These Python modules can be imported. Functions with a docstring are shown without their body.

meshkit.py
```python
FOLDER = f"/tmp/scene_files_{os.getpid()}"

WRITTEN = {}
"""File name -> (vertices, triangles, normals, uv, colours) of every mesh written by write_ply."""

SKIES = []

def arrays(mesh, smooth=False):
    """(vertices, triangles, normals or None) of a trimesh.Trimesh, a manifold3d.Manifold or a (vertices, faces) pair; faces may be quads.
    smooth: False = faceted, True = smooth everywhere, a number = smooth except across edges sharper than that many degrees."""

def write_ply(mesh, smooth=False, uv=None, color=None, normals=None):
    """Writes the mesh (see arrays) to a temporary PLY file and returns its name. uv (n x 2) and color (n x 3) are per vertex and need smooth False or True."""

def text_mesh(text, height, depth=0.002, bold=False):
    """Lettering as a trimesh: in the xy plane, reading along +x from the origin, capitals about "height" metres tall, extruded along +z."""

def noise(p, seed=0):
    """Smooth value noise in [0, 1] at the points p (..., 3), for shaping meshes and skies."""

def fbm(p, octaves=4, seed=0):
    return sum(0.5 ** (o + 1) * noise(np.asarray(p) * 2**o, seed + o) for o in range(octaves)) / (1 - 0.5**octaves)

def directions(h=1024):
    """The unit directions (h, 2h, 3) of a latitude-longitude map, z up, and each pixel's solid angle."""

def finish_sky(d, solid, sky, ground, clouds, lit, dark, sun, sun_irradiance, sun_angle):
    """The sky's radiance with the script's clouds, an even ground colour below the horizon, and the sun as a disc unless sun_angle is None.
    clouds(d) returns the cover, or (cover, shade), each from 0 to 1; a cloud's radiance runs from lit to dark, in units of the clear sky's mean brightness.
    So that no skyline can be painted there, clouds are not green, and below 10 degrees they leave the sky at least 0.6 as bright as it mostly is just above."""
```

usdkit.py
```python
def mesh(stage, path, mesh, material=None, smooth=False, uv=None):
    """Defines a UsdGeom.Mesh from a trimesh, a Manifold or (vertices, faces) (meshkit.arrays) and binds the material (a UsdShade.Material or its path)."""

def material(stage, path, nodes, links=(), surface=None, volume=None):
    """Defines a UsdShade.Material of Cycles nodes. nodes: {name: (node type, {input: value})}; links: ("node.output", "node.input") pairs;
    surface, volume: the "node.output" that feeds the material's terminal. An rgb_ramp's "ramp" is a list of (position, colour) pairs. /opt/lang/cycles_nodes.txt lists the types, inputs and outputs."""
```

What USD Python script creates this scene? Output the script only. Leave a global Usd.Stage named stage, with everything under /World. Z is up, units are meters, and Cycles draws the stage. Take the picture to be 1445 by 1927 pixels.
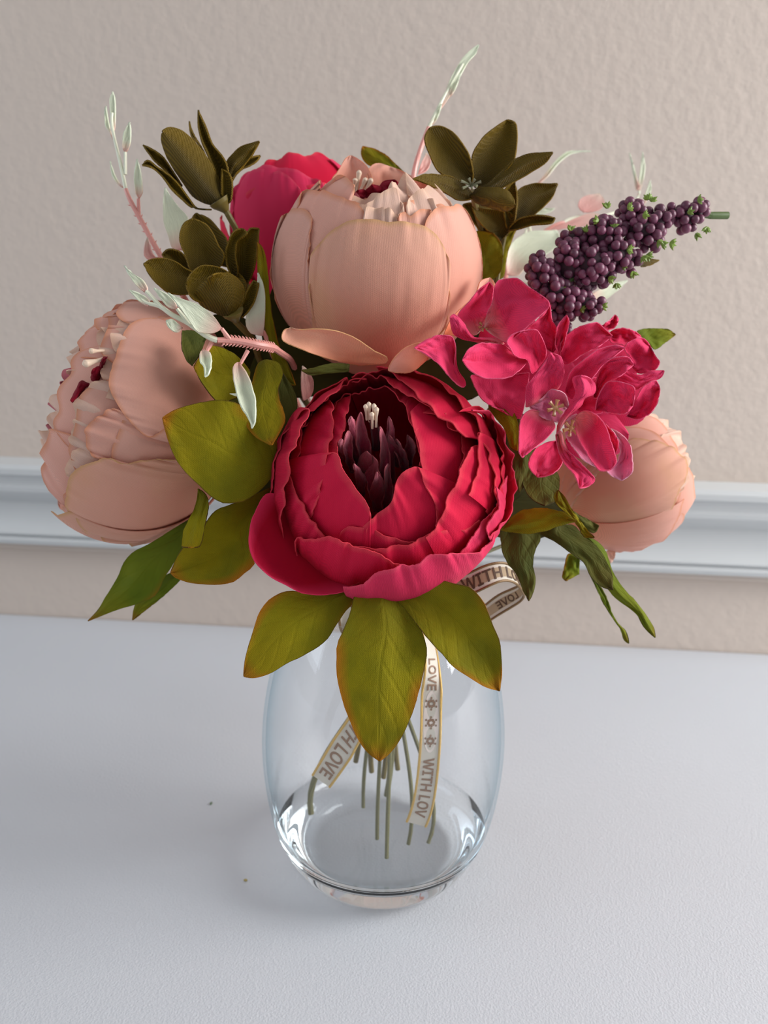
import math, random
import numpy as np, trimesh, usdkit, meshkit
from scipy.interpolate import splprep, splev, CubicSpline
from pxr import Usd, UsdGeom, UsdLux, UsdShade, Gf, Sdf, Vt

stage = Usd.Stage.CreateInMemory()
UsdGeom.SetStageUpAxis(stage, 'Z'); UsdGeom.SetStageMetersPerUnit(stage, 1.0)
UsdGeom.Xform.Define(stage, '/World'); UsdGeom.Scope.Define(stage, '/World/Looks')
W, H, FPX = 1445, 1927, 1450.0

# ------------------------------------------------------------------ camera
YAW, PITCH, ROLL = math.radians(4.8), math.radians(13.0), math.radians(1.2)
fw = np.array([-math.sin(YAW)*math.cos(PITCH), math.cos(YAW)*math.cos(PITCH), -math.sin(PITCH)])
r0 = np.array([math.cos(YAW), math.sin(YAW), 0.0]); u0 = np.cross(r0, fw)
RT = r0*math.cos(ROLL) + u0*math.sin(ROLL); UP = -r0*math.sin(ROLL) + u0*math.cos(ROLL)
def ray(x, y): return fw + RT*((x-W/2)/FPX) + UP*((H/2-y)/FPX)
WIDEST = 0.0567                                   # height of the vase's widest ring, on its axis at the world origin
CAM = np.array([0, 0, WIDEST]) - ray(721, 1390)*0.322
def at(x, y, d): return CAM + ray(x, y)*d
def project(p):
    q = np.asarray(p) - CAM; z = q @ fw
    return np.array([W/2 + FPX*(q@RT)/z, H/2 - FPX*(q@UP)/z, z])
cam = UsdGeom.Camera.Define(stage, '/World/camera')
m = np.eye(4); m[0,:3], m[1,:3], m[2,:3], m[3,:3] = RT, UP, -fw, CAM
cam.AddTransformOp().Set(Gf.Matrix4d(m.tolist()))
cam.CreateHorizontalApertureAttr(36.0); cam.CreateVerticalApertureAttr(36.0*H/W)
cam.CreateFocalLengthAttr(36.0*FPX/W); cam.CreateClippingRangeAttr((0.01, 50.0))
cam.CreateFStopAttr(18.0); cam.CreateFocusDistanceAttr(0.245)
cam.CreateExposureAttr(0.14)

# ------------------------------------------------------------------ light: one large window on the right, a dimmer one on the left, soft room light
def rect(name, pos, target, w, h, power, color):
    l = UsdLux.RectLight.Define(stage, '/World/'+name)
    p, t = np.array(pos, float), np.array(target, float)
    z = (p-t)/np.linalg.norm(p-t); x = np.cross([0,0,1], z); x /= np.linalg.norm(x); y = np.cross(z, x)
    mm = np.eye(4); mm[0,:3], mm[1,:3], mm[2,:3], mm[3,:3] = x, y, z, p
    l.AddTransformOp().Set(Gf.Matrix4d(mm.tolist()))
    l.CreateWidthAttr(w); l.CreateHeightAttr(h); l.CreateIntensityAttr(power); l.CreateColorAttr(Gf.Vec3f(*color))
rect('window_light', (1.25, 0.0, 0.62), (0, 0.0, 0.15), 0.8, 0.9, 12.5, (1.0, 0.985, 0.97))
rect('window_light_001', (-1.5, -0.25, 0.65), (0, 0, 0.15), 0.8, 1.0, 2.4, (0.80, 0.89, 1.0))
dome = UsdLux.DomeLight.Define(stage, '/World/room_light'); dome.CreateIntensityAttr(0.125); dome.CreateColorAttr(Gf.Vec3f(0.92, 0.95, 1.0))

# ------------------------------------------------------------------ helpers
used = {}
def numbered(parent, name):
    k = used.get((parent, name), 0); used[(parent, name)] = k+1
    return f'{parent}/{name}' + (f'_{k:03d}' if k else '')
def thing(name, label, cat, group=None, loc=(0,0,0)):
    x = UsdGeom.Xform.Define(stage, numbered('/World', name)); p = x.GetPrim()
    x.AddTranslateOp().Set(Gf.Vec3d(*map(float, loc)))
    p.SetCustomDataByKey('label', label); p.SetCustomDataByKey('category', cat)
    if group: p.SetCustomDataByKey('group', group)
    ORIGIN[str(p.GetPath())] = np.array(loc, float)
    return str(p.GetPath())
ORIGIN = {}
def origin_of(path):
    for k, v in ORIGIN.items():
        if path == k or path.startswith(k+'/'): return v
    return np.zeros(3)
def node(parent, name, label=None):
    x = UsdGeom.Xform.Define(stage, numbered(parent, name))
    if label: x.GetPrim().SetCustomDataByKey('label', label)
    return str(x.GetPath())
def obj(name, mesh, mat, parent='/World', smooth=False, label=None, cat=None, kind=None, group=None, normals=None, pet=None):
    path = numbered(parent, name)
    if isinstance(mesh, trimesh.Trimesh): mesh = (np.array(mesh.vertices), np.array(mesh.faces))
    mesh = (np.asarray(mesh[0], float) - origin_of(path), mesh[1])
    g = usdkit.mesh(stage, path, mesh, M[mat], smooth); p = g.GetPrim()
    if pet is not None:
        UsdGeom.PrimvarsAPI(g).CreatePrimvar('pet', Sdf.ValueTypeNames.Color3fArray, 'vertex').Set(Vt.Vec3fArray.FromNumpy(np.asarray(pet, np.float32)))
    for k, v in (('label', label), ('category', cat), ('kind', kind), ('group', group)):
        if v: p.SetCustomDataByKey(k, v)
    return path
def Z(ox, oy, s, pts): return [(ox+p[0]/s, oy+p[1]/s) + tuple(p[2:]) for p in pts]
z1 = lambda *p: Z(440, 660, 2.58, p)
z2 = lambda *p: Z(490, 270, 3.284, p)
z3 = lambda *p: Z(80, 530, 3.6125, p)
z4 = lambda *p: Z(760, 500, 2.58, p)
z5 = lambda *p: Z(180, 160, 3.8026, p)
z6 = lambda *p: Z(760, 80, 2.2578, p)
z7 = lambda *p: Z(440, 1040, 2.4914, p)
z8 = lambda *p: Z(460, 1340, 2.676, p)
zA = lambda *p: Z(150, 720, 3.905, p)
zB = lambda *p: Z(920, 820, 3.6125, p)
zC = lambda *p: Z(760, 1040, 4.819, p)
rng = np.random.default_rng(7)
def unit(v): v = np.asarray(v, float); return v/np.linalg.norm(v, axis=-1, keepdims=True)

# ------------------------------------------------------------------ materials
M = {}
def mat(name, nodes, links=(), surface='p.BSDF'):
    M[name] = usdkit.material(stage, '/World/Looks/'+name, nodes, links, surface=surface)
def plain(name, color, rough=0.5, metal=0.0, bump=None, spec=0.5, vary=0.0):
    n = {'p': ('principled_bsdf', {'base_color': color, 'roughness': rough, 'metallic': metal, 'specular_ior_level': spec})}; l = []
    if bump:
        n['tc'] = ('texture_coordinate', {}); n['n'] = ('noise_texture', {'scale': bump[0], 'detail': 3.0})
        n['b'] = ('bump', {'strength': bump[1], 'distance': bump[2]})
        l += [('tc.object', 'n.vector'), ('n.fac', 'b.height'), ('b.normal', 'p.normal')]
    if vary:
        n['oi'] = ('object_info', {}); n['mr'] = ('map_range', {'from_min': 0.0, 'from_max': 1.0, 'to_min': 1-vary, 'to_max': 1+vary})
        n['h'] = ('hsv', {'color': color})
        l += [('oi.random', 'mr.value'), ('mr.result', 'h.value'), ('h.color', 'p.base_color')]
    mat(name, n, l)
def fabric(name, stops, edge=None, weave=1250.0, weave_strength=0.25, trans=0.25, rough=0.7, blotch=None, blotch_scale=60.0, vary=0.06, sheen=0.25, veins=0.0, spec=0.25, edge_from=0.93, wrinkle=0.35, thread=0.06, rim=None):
    """Dyed cloth: stops are colours from the base (0) to the tip (1) of the petal or leaf; edge tints the cut edge; blotch is a second dye in soft patches."""
    n = {'a': ('attribute', {'attribute': 'pet'}), 's': ('separate_color', {}), 'g': ('geometry', {}),
         'r': ('rgb_ramp', {'ramp': stops}), 'oi': ('object_info', {}),
         'mr': ('map_range', {'from_min': 0.0, 'from_max': 1.0, 'to_min': 1-vary, 'to_max': 1+vary}), 'h': ('hsv', {}),
         'nz': ('noise_texture', {'scale': blotch_scale, 'detail': 3.0}),
         'wv': ('mapping', {'scale': (weave, weave, weave)}), 'sx': ('wave_texture', {'scale': 1.0, 'bands_direction': 'diagonal', 'distortion': 0.6}),
         'sy': ('wave_texture', {'scale': 1.0, 'bands_direction': 'x', 'distortion': 0.6}), 'ad': ('math', {'math_type': 'add'}),
         'b': ('bump', {'strength': weave_strength, 'distance': 0.0002}),
         'fm': ('mapping', {'scale': (3.5, 9.0, 1.0)}), 'fn': ('noise_texture', {'scale': 1.0, 'detail': 2.0, 'distortion': 1.5}), 'fb': ('bump', {'strength': wrinkle, 'distance': 0.0008}),
         'p': ('principled_bsdf', {'roughness': rough, 'sheen_weight': sheen, 'sheen_roughness': 0.4, 'specular_ior_level': spec}),
         't': ('translucent_bsdf', {}), 'x': ('mix_closure', {'fac': trans})}
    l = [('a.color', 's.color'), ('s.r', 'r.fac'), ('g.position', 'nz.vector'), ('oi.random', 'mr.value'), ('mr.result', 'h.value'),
         ('g.position', 'wv.vector'), ('wv.vector', 'sx.vector'), ('wv.vector', 'sy.vector'), ('sx.fac', 'ad.value1'), ('sy.fac', 'ad.value2'),
         ('ad.value', 'b.height'), ('a.color', 'fm.vector'), ('fm.vector', 'fn.vector'), ('fn.fac', 'fb.height'), ('fb.normal', 'b.normal'), ('b.normal', 'p.normal'), ('p.BSDF', 'x.closure1'), ('t.BSDF', 'x.closure2')]
    col = 'r.color'
    if blotch:
        n['br'] = ('map_range', {'from_min': 0.45, 'from_max': 0.7, 'to_min': 0.0, 'to_max': 1.0, 'clamp': True})
        n['bm'] = ('mix', {'color2': blotch}); l += [('nz.fac', 'br.value'), ('br.result', 'bm.fac'), (col, 'bm.color1')]; col = 'bm.color'
    if edge:
        n['er'] = ('map_range', {'from_min': edge_from, 'from_max': 1.0, 'to_min': 0.0, 'to_max': 0.9, 'clamp': True})
        n['em'] = ('mix', {'color2': edge}); l += [('s.b', 'er.value'), ('er.result', 'em.fac'), (col, 'em.color1')]; col = 'em.color'
    if rim:
        n['rr'] = ('map_range', {'from_min': .70, 'from_max': 1.0, 'clamp': True}); n['rn'] = ('map_range', {'from_min': .50, 'from_max': .62, 'clamp': True})
        n['rz'] = ('noise_texture', {'scale': 38.0, 'detail': 1.0}); n['rx'] = ('math', {'math_type': 'multiply'}); n['rm'] = ('mix', {'color2': rim})
        l += [('s.b', 'rr.value'), ('g.position', 'rz.vector'), ('rz.fac', 'rn.value'), ('rr.result', 'rx.value1'), ('rn.result', 'rx.value2'), ('rx.value', 'rm.fac'), (col, 'rm.color1')]; col = 'rm.color'
    if veins:
        n['v1'] = ('math', {'math_type': 'subtract', 'value2': .5}); n['v2'] = ('math', {'math_type': 'absolute'}); n['v3'] = ('math', {'math_type': 'multiply_add', 'value2': -.55})
        n['v4'] = ('math', {'math_type': 'multiply', 'value2': 44.0}); n['v5'] = ('math', {'math_type': 'sine'}); n['v6'] = ('map_range', {'from_min': .55, 'from_max': 1.0, 'clamp': True})
        n['v7'] = ('map_range', {'from_min': 0.0, 'from_max': .035, 'to_min': 1.6, 'to_max': 0.0, 'clamp': True}); n['v8'] = ('math', {'math_type': 'maximum'})
        n['vb'] = ('bump', {'strength': veins, 'distance': .0009, 'invert': True})
        l = [q for q in l if q != ('fb.normal', 'b.normal')]
        l += [('s.g', 'v1.value1'), ('v1.value', 'v2.value1'), ('v2.value', 'v3.value1'), ('s.r', 'v3.value3'), ('v3.value', 'v4.value1'), ('v4.value', 'v5.value1'), ('v5.value', 'v6.value'),
              ('v2.value', 'v7.value'), ('v6.result', 'v8.value1'), ('v7.result', 'v8.value2'), ('v8.value', 'vb.height'), ('fb.normal', 'vb.normal'), ('vb.normal', 'b.normal')]
    n['th'] = ('map_range', {'from_min': 0.0, 'from_max': 1.0, 'to_min': 1-thread, 'to_max': 1+thread}); n['tm'] = ('math', {'math_type': 'multiply'})
    l = [q for q in l if q != ('mr.result', 'h.value')] + [('sx.fac', 'th.value'), ('mr.result', 'tm.value1'), ('th.result', 'tm.value2'), ('tm.value', 'h.value')]
    l += [(col, 'h.color'), ('h.color', 'p.base_color'), ('h.color', 't.color')]
    mat(name, n, l, 'x.closure')

fabric('peach_cloth', [(0, (.88,.28,.13)), (.35, (.87,.36,.22)), (.75, (.87,.45,.34)), (1, (.89,.52,.42))], edge=(.80,.36,.20), trans=0.30, edge_from=.97, sheen=.12, wrinkle=.2)
fabric('peach_cloth_tinged', [(0, (.88,.28,.13)), (.35, (.87,.36,.22)), (.75, (.87,.45,.33)), (1, (.87,.50,.37))], edge=(.74,.44,.20), trans=0.30, edge_from=.975, sheen=.12, wrinkle=.2, blotch=(.85,.47,.29), blotch_scale=35)
fabric('cream_cloth', [(0, (.84,.38,.24)), (.5, (.85,.50,.37)), (1, (.86,.60,.49))], edge=(.86,.58,.42), trans=0.25, edge_from=.96)
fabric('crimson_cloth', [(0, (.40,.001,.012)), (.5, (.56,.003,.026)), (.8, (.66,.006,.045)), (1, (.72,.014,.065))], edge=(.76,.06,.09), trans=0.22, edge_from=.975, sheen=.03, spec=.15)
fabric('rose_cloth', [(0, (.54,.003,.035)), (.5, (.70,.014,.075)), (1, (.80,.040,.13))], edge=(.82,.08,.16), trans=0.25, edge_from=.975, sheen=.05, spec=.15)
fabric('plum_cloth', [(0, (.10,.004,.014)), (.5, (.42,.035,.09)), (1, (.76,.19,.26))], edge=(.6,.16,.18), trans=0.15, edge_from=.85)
fabric('burgundy_cloth', [(0, (.16,.002,.012)), (1, (.30,.004,.022))], trans=.15, sheen=.05, spec=.15)
fabric('crimson_rimmed', [(0, (.40,.002,.016)), (.6, (.52,.004,.03)), (1, (.60,.010,.06))], edge=(.80,.04,.13), trans=0.22, edge_from=.72, sheen=.03, spec=.15)
fabric('hydrangea_cloth', [(0, (.86,.50,.44)), (.15, (.84,.26,.28)), (.36, (.80,.045,.14)), (1, (.83,.060,.18))], edge=(.82,.12,.24), trans=0.25, edge_from=.965, sheen=.05, weave=900, thread=.08, spec=.15)
fabric('hydrangea_deep_cloth', [(0, (.62,.014,.08)), (.4, (.80,.040,.14)), (1, (.85,.075,.20))], edge=(.84,.14,.27), trans=0.25, edge_from=.965, sheen=.05, weave=900, thread=.08, spec=.12)
fabric('hydrangea_pale_cloth', [(0, (.88,.60,.62)), (.3, (.84,.22,.38)), (.6, (.84,.20,.38)), (1, (.86,.40,.55))], edge=(.9,.5,.6), trans=0.3, edge_from=.95)
fabric('leaf_cloth', [(0, (.17,.145,.004)), (.5, (.29,.25,.004)), (.86, (.31,.24,.004)), (1, (.40,.15,.008))], edge=(.10,.055,.008), trans=0.22, edge_from=.965, blotch=(.19,.18,.005), blotch_scale=55, weave=950, weave_strength=.35, thread=.12, spec=.15, sheen=.03, wrinkle=.3, veins=.22, rim=(.46,.17,.008))
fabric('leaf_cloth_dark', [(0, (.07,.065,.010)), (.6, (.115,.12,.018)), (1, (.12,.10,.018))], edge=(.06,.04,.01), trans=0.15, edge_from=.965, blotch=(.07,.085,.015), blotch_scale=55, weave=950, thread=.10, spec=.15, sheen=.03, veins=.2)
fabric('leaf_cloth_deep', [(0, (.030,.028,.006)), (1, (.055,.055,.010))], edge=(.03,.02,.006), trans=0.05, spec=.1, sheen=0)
fabric('leaf_cloth_fresh', [(0, (.10,.14,.012)), (.5, (.20,.25,.012)), (.85, (.26,.26,.012)), (1, (.36,.17,.02))], edge=(.12,.12,.01), trans=0.3, edge_from=.97, blotch=(.16,.22,.012), blotch_scale=50, spec=.15, sheen=.03, veins=.22, rim=(.40,.16,.01))
fabric('olive_cloth', [(0, (.050,.032,.002)), (.5, (.125,.078,.003)), (1, (.165,.102,.004))], edge=(.22,.13,.008), trans=0.12, edge_from=.95, weave=720, weave_strength=.8, thread=.32, wrinkle=.2, sheen=0, spec=.25, rough=.55)
fabric('twig_leaf', [(0, (.84,.45,.38)), (.16, (.84,.66,.54)), (.4, (.80,.84,.66)), (1, (.80,.86,.70))], trans=0.3, weave_strength=.05, rough=.4, sheen=0, spec=.5)
fabric('twig_leaf_pink', [(0, (.84,.42,.38)), (.6, (.84,.52,.46)), (1, (.84,.70,.58))], trans=0.3, weave_strength=.05, rough=.4, sheen=0, spec=.5)
plain('twig_pink', (.80,.36,.31), 0.4); plain('twig_cream', (.78,.80,.62), 0.4)
plain('stem_green', (.15,.14,.055), 0.5); plain('stem_olive', (.16,.12,.025), 0.45); plain('stem_brown', (.20,.13,.06), 0.5)
plain('berry_skin', (.150,.042,.082), 0.40, bump=(900, .25, .0003), vary=.3)
plain('bract_green', (.17,.26,.035), 0.5, vary=.2); plain('spike_green', (.07,.12,.025), 0.45)
plain('stamen_cream', (.86,.66,.50), 0.5); plain('eye_plastic', (.55,.30,.13), 0.3); plain('rosette_eye', (.20,.21,.13), 0.3)
plain('ribbon_cream', (.72,.66,.56), 0.55, bump=(3000, .15, .0001)); plain('ribbon_back', (.20,.13,.06), 0.6)
plain('ink_dark', (.10,.05,.025), 0.6); plain('berry_core', (.03,.008,.016), .7); plain('gold', (.72,.46,.13), 0.35, 0.7, bump=(4000, .8, .0003)); plain('gold_dark', (.22,.13,.05), 0.5, 0.2)
plain('ink', (.30,.17,.10), 0.6); plain('medallion', (.90,.78,.70), 0.5)
plain('rail_paint', (.56,.58,.585), 0.35); plain('crumb_green', (.12,.18,.10), 0.6); plain('crumb_tan', (.42,.33,.12), 0.6)
plain('floor_wood', (.25,.18,.12), 0.5)
mat('wall_paint', {'tc': ('geometry', {}), 'n': ('noise_texture', {'scale': 130.0, 'detail': 3.0, 'roughness': .55}), 'b': ('bump', {'strength': .5, 'distance': .0012}),
    'p': ('principled_bsdf', {'base_color': (.61,.525,.46), 'roughness': .6, 'specular_ior_level': .3})},
    [('tc.position', 'n.vector'), ('n.fac', 'b.height'), ('b.normal', 'p.normal')])
mat('table_white', {'tc': ('geometry', {}), 'n': ('noise_texture', {'scale': 1500.0, 'detail': 2.0}), 'n2': ('noise_texture', {'scale': 14.0, 'detail': 2.0}),
    'v': ('voronoi_texture', {'scale': 1100.0}), 'ad': ('math', {'math_type': 'add'}), 'b': ('bump', {'strength': .22, 'distance': .0005}),
    'mr': ('map_range', {'from_min': .2, 'from_max': .8, 'to_min': .32, 'to_max': .55}),
    'p': ('principled_bsdf', {'base_color': (.56,.585,.625), 'specular_ior_level': .5})},
    [('tc.position', 'n.vector'), ('tc.position', 'n2.vector'), ('tc.position', 'v.vector'), ('n.fac', 'ad.value1'), ('v.distance', 'ad.value2'), ('ad.value', 'b.height'),
     ('b.normal', 'p.normal'), ('n2.fac', 'mr.value'), ('mr.result', 'p.roughness')])
mat('clear_glass', {'p': ('glass_bsdf', {'color': (.985,.996,1.0), 'roughness': 0.0, 'IOR': 1.38})}, (), 'p.BSDF')
mat('thin_glass', {'lw': ('layer_weight', {'blend': .5}), 'pw': ('math', {'math_type': 'power', 'value2': 4.6}), 'c': ('mix', {'color1': (.985,.992,.996), 'color2': (.62,.76,.82)}),
    'p5': ('math', {'math_type': 'power', 'value2': 5.0}), 'f': ('map_range', {'from_min': 0.0, 'from_max': 1.0, 'to_min': .035, 'to_max': .6, 'clamp': True}), 't': ('transparent_bsdf', {}), 'g': ('glossy_bsdf', {'color': (1,1,1), 'roughness': 0.0}), 'x': ('mix_closure', {})},
    [('lw.facing', 'pw.value1'), ('pw.value', 'c.fac'), ('c.color', 't.color'), ('lw.facing', 'p5.value1'), ('p5.value', 'f.value'), ('f.result', 'x.fac'), ('t.BSDF', 'x.closure1'), ('g.BSDF', 'x.closure2')], 'x.closure')

# ------------------------------------------------------------------ setting
r = ray(722, 1193); WALL_Y = (CAM + r*(-CAM[2]/r[2]))[1]
def box(x0, x1, y0, y1, z0, z1):
    b = trimesh.creation.box((x1-x0, y1-y0, z1-z0)); b.apply_translation(((x0+x1)/2, (y0+y1)/2, (z0+z1)/2)); return b
obj('wall_back', box(-2.5, 2.5, WALL_Y, WALL_Y+.1, -.75, 2.0), 'wall_paint', kind='structure', label='plain beige painted wall with a fine orange peel texture')
obj('floor', box(-2.5, 2.5, -2.5, WALL_Y, -.80, -.75), 'floor_wood', kind='structure')
def wall_z(y):                                  # height on the wall plane seen at image row y, at mid picture
    q = ray(722, y); return (CAM + q*((WALL_Y-CAM[1])/q[1]))[2]
zt, zb = wall_z(884), wall_z(1047)
prof = [(0,0),(.004,0),(.0175,-.003),(.0195,-.006),(.0195,-.010),(.0165,-.0118),(.0150,-.0160),(.0150,-.0185),(.0165,-.0200),(.0160,-.0235),(.0120,-.0285),(.0075,-.0315),
        (.0060,-.0340),(.0062,-.0400),(.0078,-.0470),(.0108,-.0530),(.0140,-.0560),(.0140,-.0572),(.0118,-.0580),(.0118,-.0590),(.0136,-.0600),(.0142,-.0620),(.0132,-.0650),(.0100,-.0660),(0,-.0660)]
k = (zt-zb)/.066
def extrude_profile(pts, x0, x1):
    pts = np.array(pts); n = len(pts)
    v = np.vstack([np.column_stack([np.full(n, x), WALL_Y-pts[:,0], zt+pts[:,1]*k]) for x in (x0, x1)])
    f = []
    for i in range(n-1): f += [(i, i+1, n+i+1), (i, n+i+1, n+i)]
    return v, np.array(f)
obj('trim_1', extrude_profile(prof, -2.5, 2.5), 'rail_paint', smooth=28, kind='structure', label='white moulded chair rail running along the beige wall behind the flowers')
obj('trim_2', extrude_profile([(0,-.0655),(.0050,-.0655),(.0052,-.0700),(.0042,-.0715),(0,-.0718)], -2.5, 2.5), 'wall_paint', kind='structure', label='thin beige painted backing strip below the white chair rail')
t = thing('table', 'white table with a finely sparkling top under the glass vase', 'table', loc=(0, 0, -.75))
tb = trimesh.creation.box((1.8, 1.1, .028)); tb.apply_translation((0, WALL_Y-.55-.001, -.014)); obj('tabletop', tb, 'table_white', t)
for sx in (-.84, .84):
    for yy in (WALL_Y-.07, WALL_Y-1.04): obj('leg', box(sx-.03, sx+.03, yy-.03, yy+.03, -.75, -.028), 'table_white', t)

# ------------------------------------------------------------------ glass vase
def lathe(profile, n=128):
    pr = np.array(profile); th = np.linspace(0, 2*np.pi, n, endpoint=False); v = []; f = []
    for (rr, zz) in pr: v.append(np.column_stack([rr*np.cos(th), rr*np.sin(th), np.full(n, zz)]))
    v = np.vstack(v); m_ = len(pr)
    for i in range(m_-1):
        for j in range(n):
            a, b = i*n+j, i*n+(j+1) % n; f += [(a, b, b+n), (a, b+n, a+n)]
    return v, np.array(f)
def dense(pts, n):
    pts = np.array(pts, float); s = np.r_[0, np.cumsum(np.linalg.norm(np.diff(pts, axis=0), axis=1))]
    return np.column_stack([CubicSpline(s, pts[:,k_])(np.linspace(0, s[-1], n)) for k_ in range(pts.shape[1])])
outer = dense([(.0300,.0004),(.0335,.0020),(.0392,.0085),(.0447,.0200),(.0485,.0370),(.0500,.0567),(.0488,.0740),(.0450,.0930),(.0385,.1130),(.0365,.1180)], 60)
inner = dense([(.0350,.1180),(.0372,.1125),(.0434,.0928),(.0474,.0740),(.0486,.0567),(.0472,.0375),(.0434,.0232),(.0413,.0178),(.0385,.0142),(.0340,.0126),(.0200,.0120),(.0001,.0118)], 90)
ZB = .0186                                          # above this the wall is thin blown glass, below it the solid base
ob, ot = outer[outer[:,1] <= ZB], outer[outer[:,1] > ZB]; ii, ib_ = inner[inner[:,1] > ZB], inner[inner[:,1] <= ZB]
vase = thing('vase', 'rounded clear glass vase with a thick base standing on the white table', 'vase')
v, f = lathe(np.vstack([ot, [(.0358,.1187)], ii, ot[:1]])); obj('glass_wall', (v, f), 'thin_glass', vase, smooth=45)
v, f = lathe(np.vstack([[(.0001,.0016),(.0180,.0014),(.0275,.0002)], ob, ib_])); obj('glass_base', (v, f), 'clear_glass', vase, smooth=45)

# ------------------------------------------------------------------ cloth sheets
def build_sheet(P, pet, thick):
    """P: grid (n, m, 3) of points; returns a closed thin solid with separate faces and rim, and its pet values."""
    n, m_ = P.shape[:2]
    du = np.gradient(P, axis=0); dv = np.gradient(P, axis=1); N = np.cross(du, dv); N = N/np.maximum(np.linalg.norm(N, axis=-1, keepdims=True), 1e-12)
    A, B = (P+N*thick/2).reshape(-1,3), (P-N*thick/2).reshape(-1,3)
    idx = np.arange(n*m_).reshape(n, m_)
    a, b, c, d = idx[:-1,:-1].ravel(), idx[1:,:-1].ravel(), idx[1:,1:].ravel(), idx[:-1,1:].ravel()
    top = np.vstack([np.column_stack([a,b,c]), np.column_stack([a,c,d])])
    loop = np.r_[idx[:,0], idx[-1,1:], idx[-2::-1,-1], idx[0,-2:0:-1]]
    L = len(loop); off = 2*n*m_; V = np.vstack([A, B, A[loop], B[loop]]); p = pet.reshape(-1,3); PV = np.vstack([p, p, p[loop], p[loop]])
    i = np.arange(L); j = (i+1) % L
    side = np.vstack([np.column_stack([off+i, off+L+i, off+L+j]), np.column_stack([off+i, off+L+j, off+j])])
    return (V, np.vstack([top, top[:,::-1]+n*m_, side])), PV
def emit(name, P, pet, mat_, parent, thick=.00035, label=None):
    mesh, PV = build_sheet(P, pet, thick)
    return obj(name, mesh, mat_, parent, smooth=True, pet=PV, label=label)
SEED = [0]
def nseed(): SEED[0] += 1; return SEED[0]
def path_px(pts, n, smooth=True):
    pts = np.array(pts, float); s = np.r_[0, np.cumsum(np.linalg.norm(np.diff(pts[:,:2], axis=0), axis=1))]
    q = np.linspace(0, s[-1], n)
    if smooth and len(pts) > 3:
        from scipy.interpolate import PchipInterpolator
        out = np.column_stack([PchipInterpolator(s, pts[:,k_])(q) for k_ in range(pts.shape[1])])
        lin = np.column_stack([np.interp(q, s, pts[:,k_]) for k_ in range(pts.shape[1])])
        ker = np.ones(5)/5
        sm = np.column_stack([np.convolve(np.pad(out[:,k_], 2, 'edge'), ker, 'valid') for k_ in range(pts.shape[1])]); sm[0], sm[-1] = out[0], out[-1]
        return sm
    return np.column_stack([np.interp(q, s, pts[:,k_]) for k_ in range(pts.shape[1])])

class Ball:
    """A flower's body: a spheroid about its axis (axis given as right, up, towards the camera)."""
    def __init__(s, x, y, d, a, c, axis):
        s.C = at(x, y, d); ax = unit(RT*axis[0] + UP*axis[1] - fw*axis[2]); e1 = unit(RT - ax*(RT@ax)); e2 = np.cross(ax, e1)
        s.E = np.array([e1, e2, ax]); s.R = np.array([a, a, c]); s.ax = ax; s.a = a; s.c = c
    def dir(s, x, y, scale, back=False):
        o = s.E @ (CAM - s.C)/s.R/scale; d = s.E @ ray(x, y)/s.R/scale
        A, B, Cc = d@d, o@d, o@o-1; D = B*B-A*Cc
        tt = (-B + (math.sqrt(D) if back else -math.sqrt(D)))/A if D > 0 else -B/A
        return unit(o+d*tt)
    def pt(s, n, rad): return s.C + (n*s.R*np.asarray(rad)[..., None]) @ s.E
    def base(s): return s.C - s.ax*s.c
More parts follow.
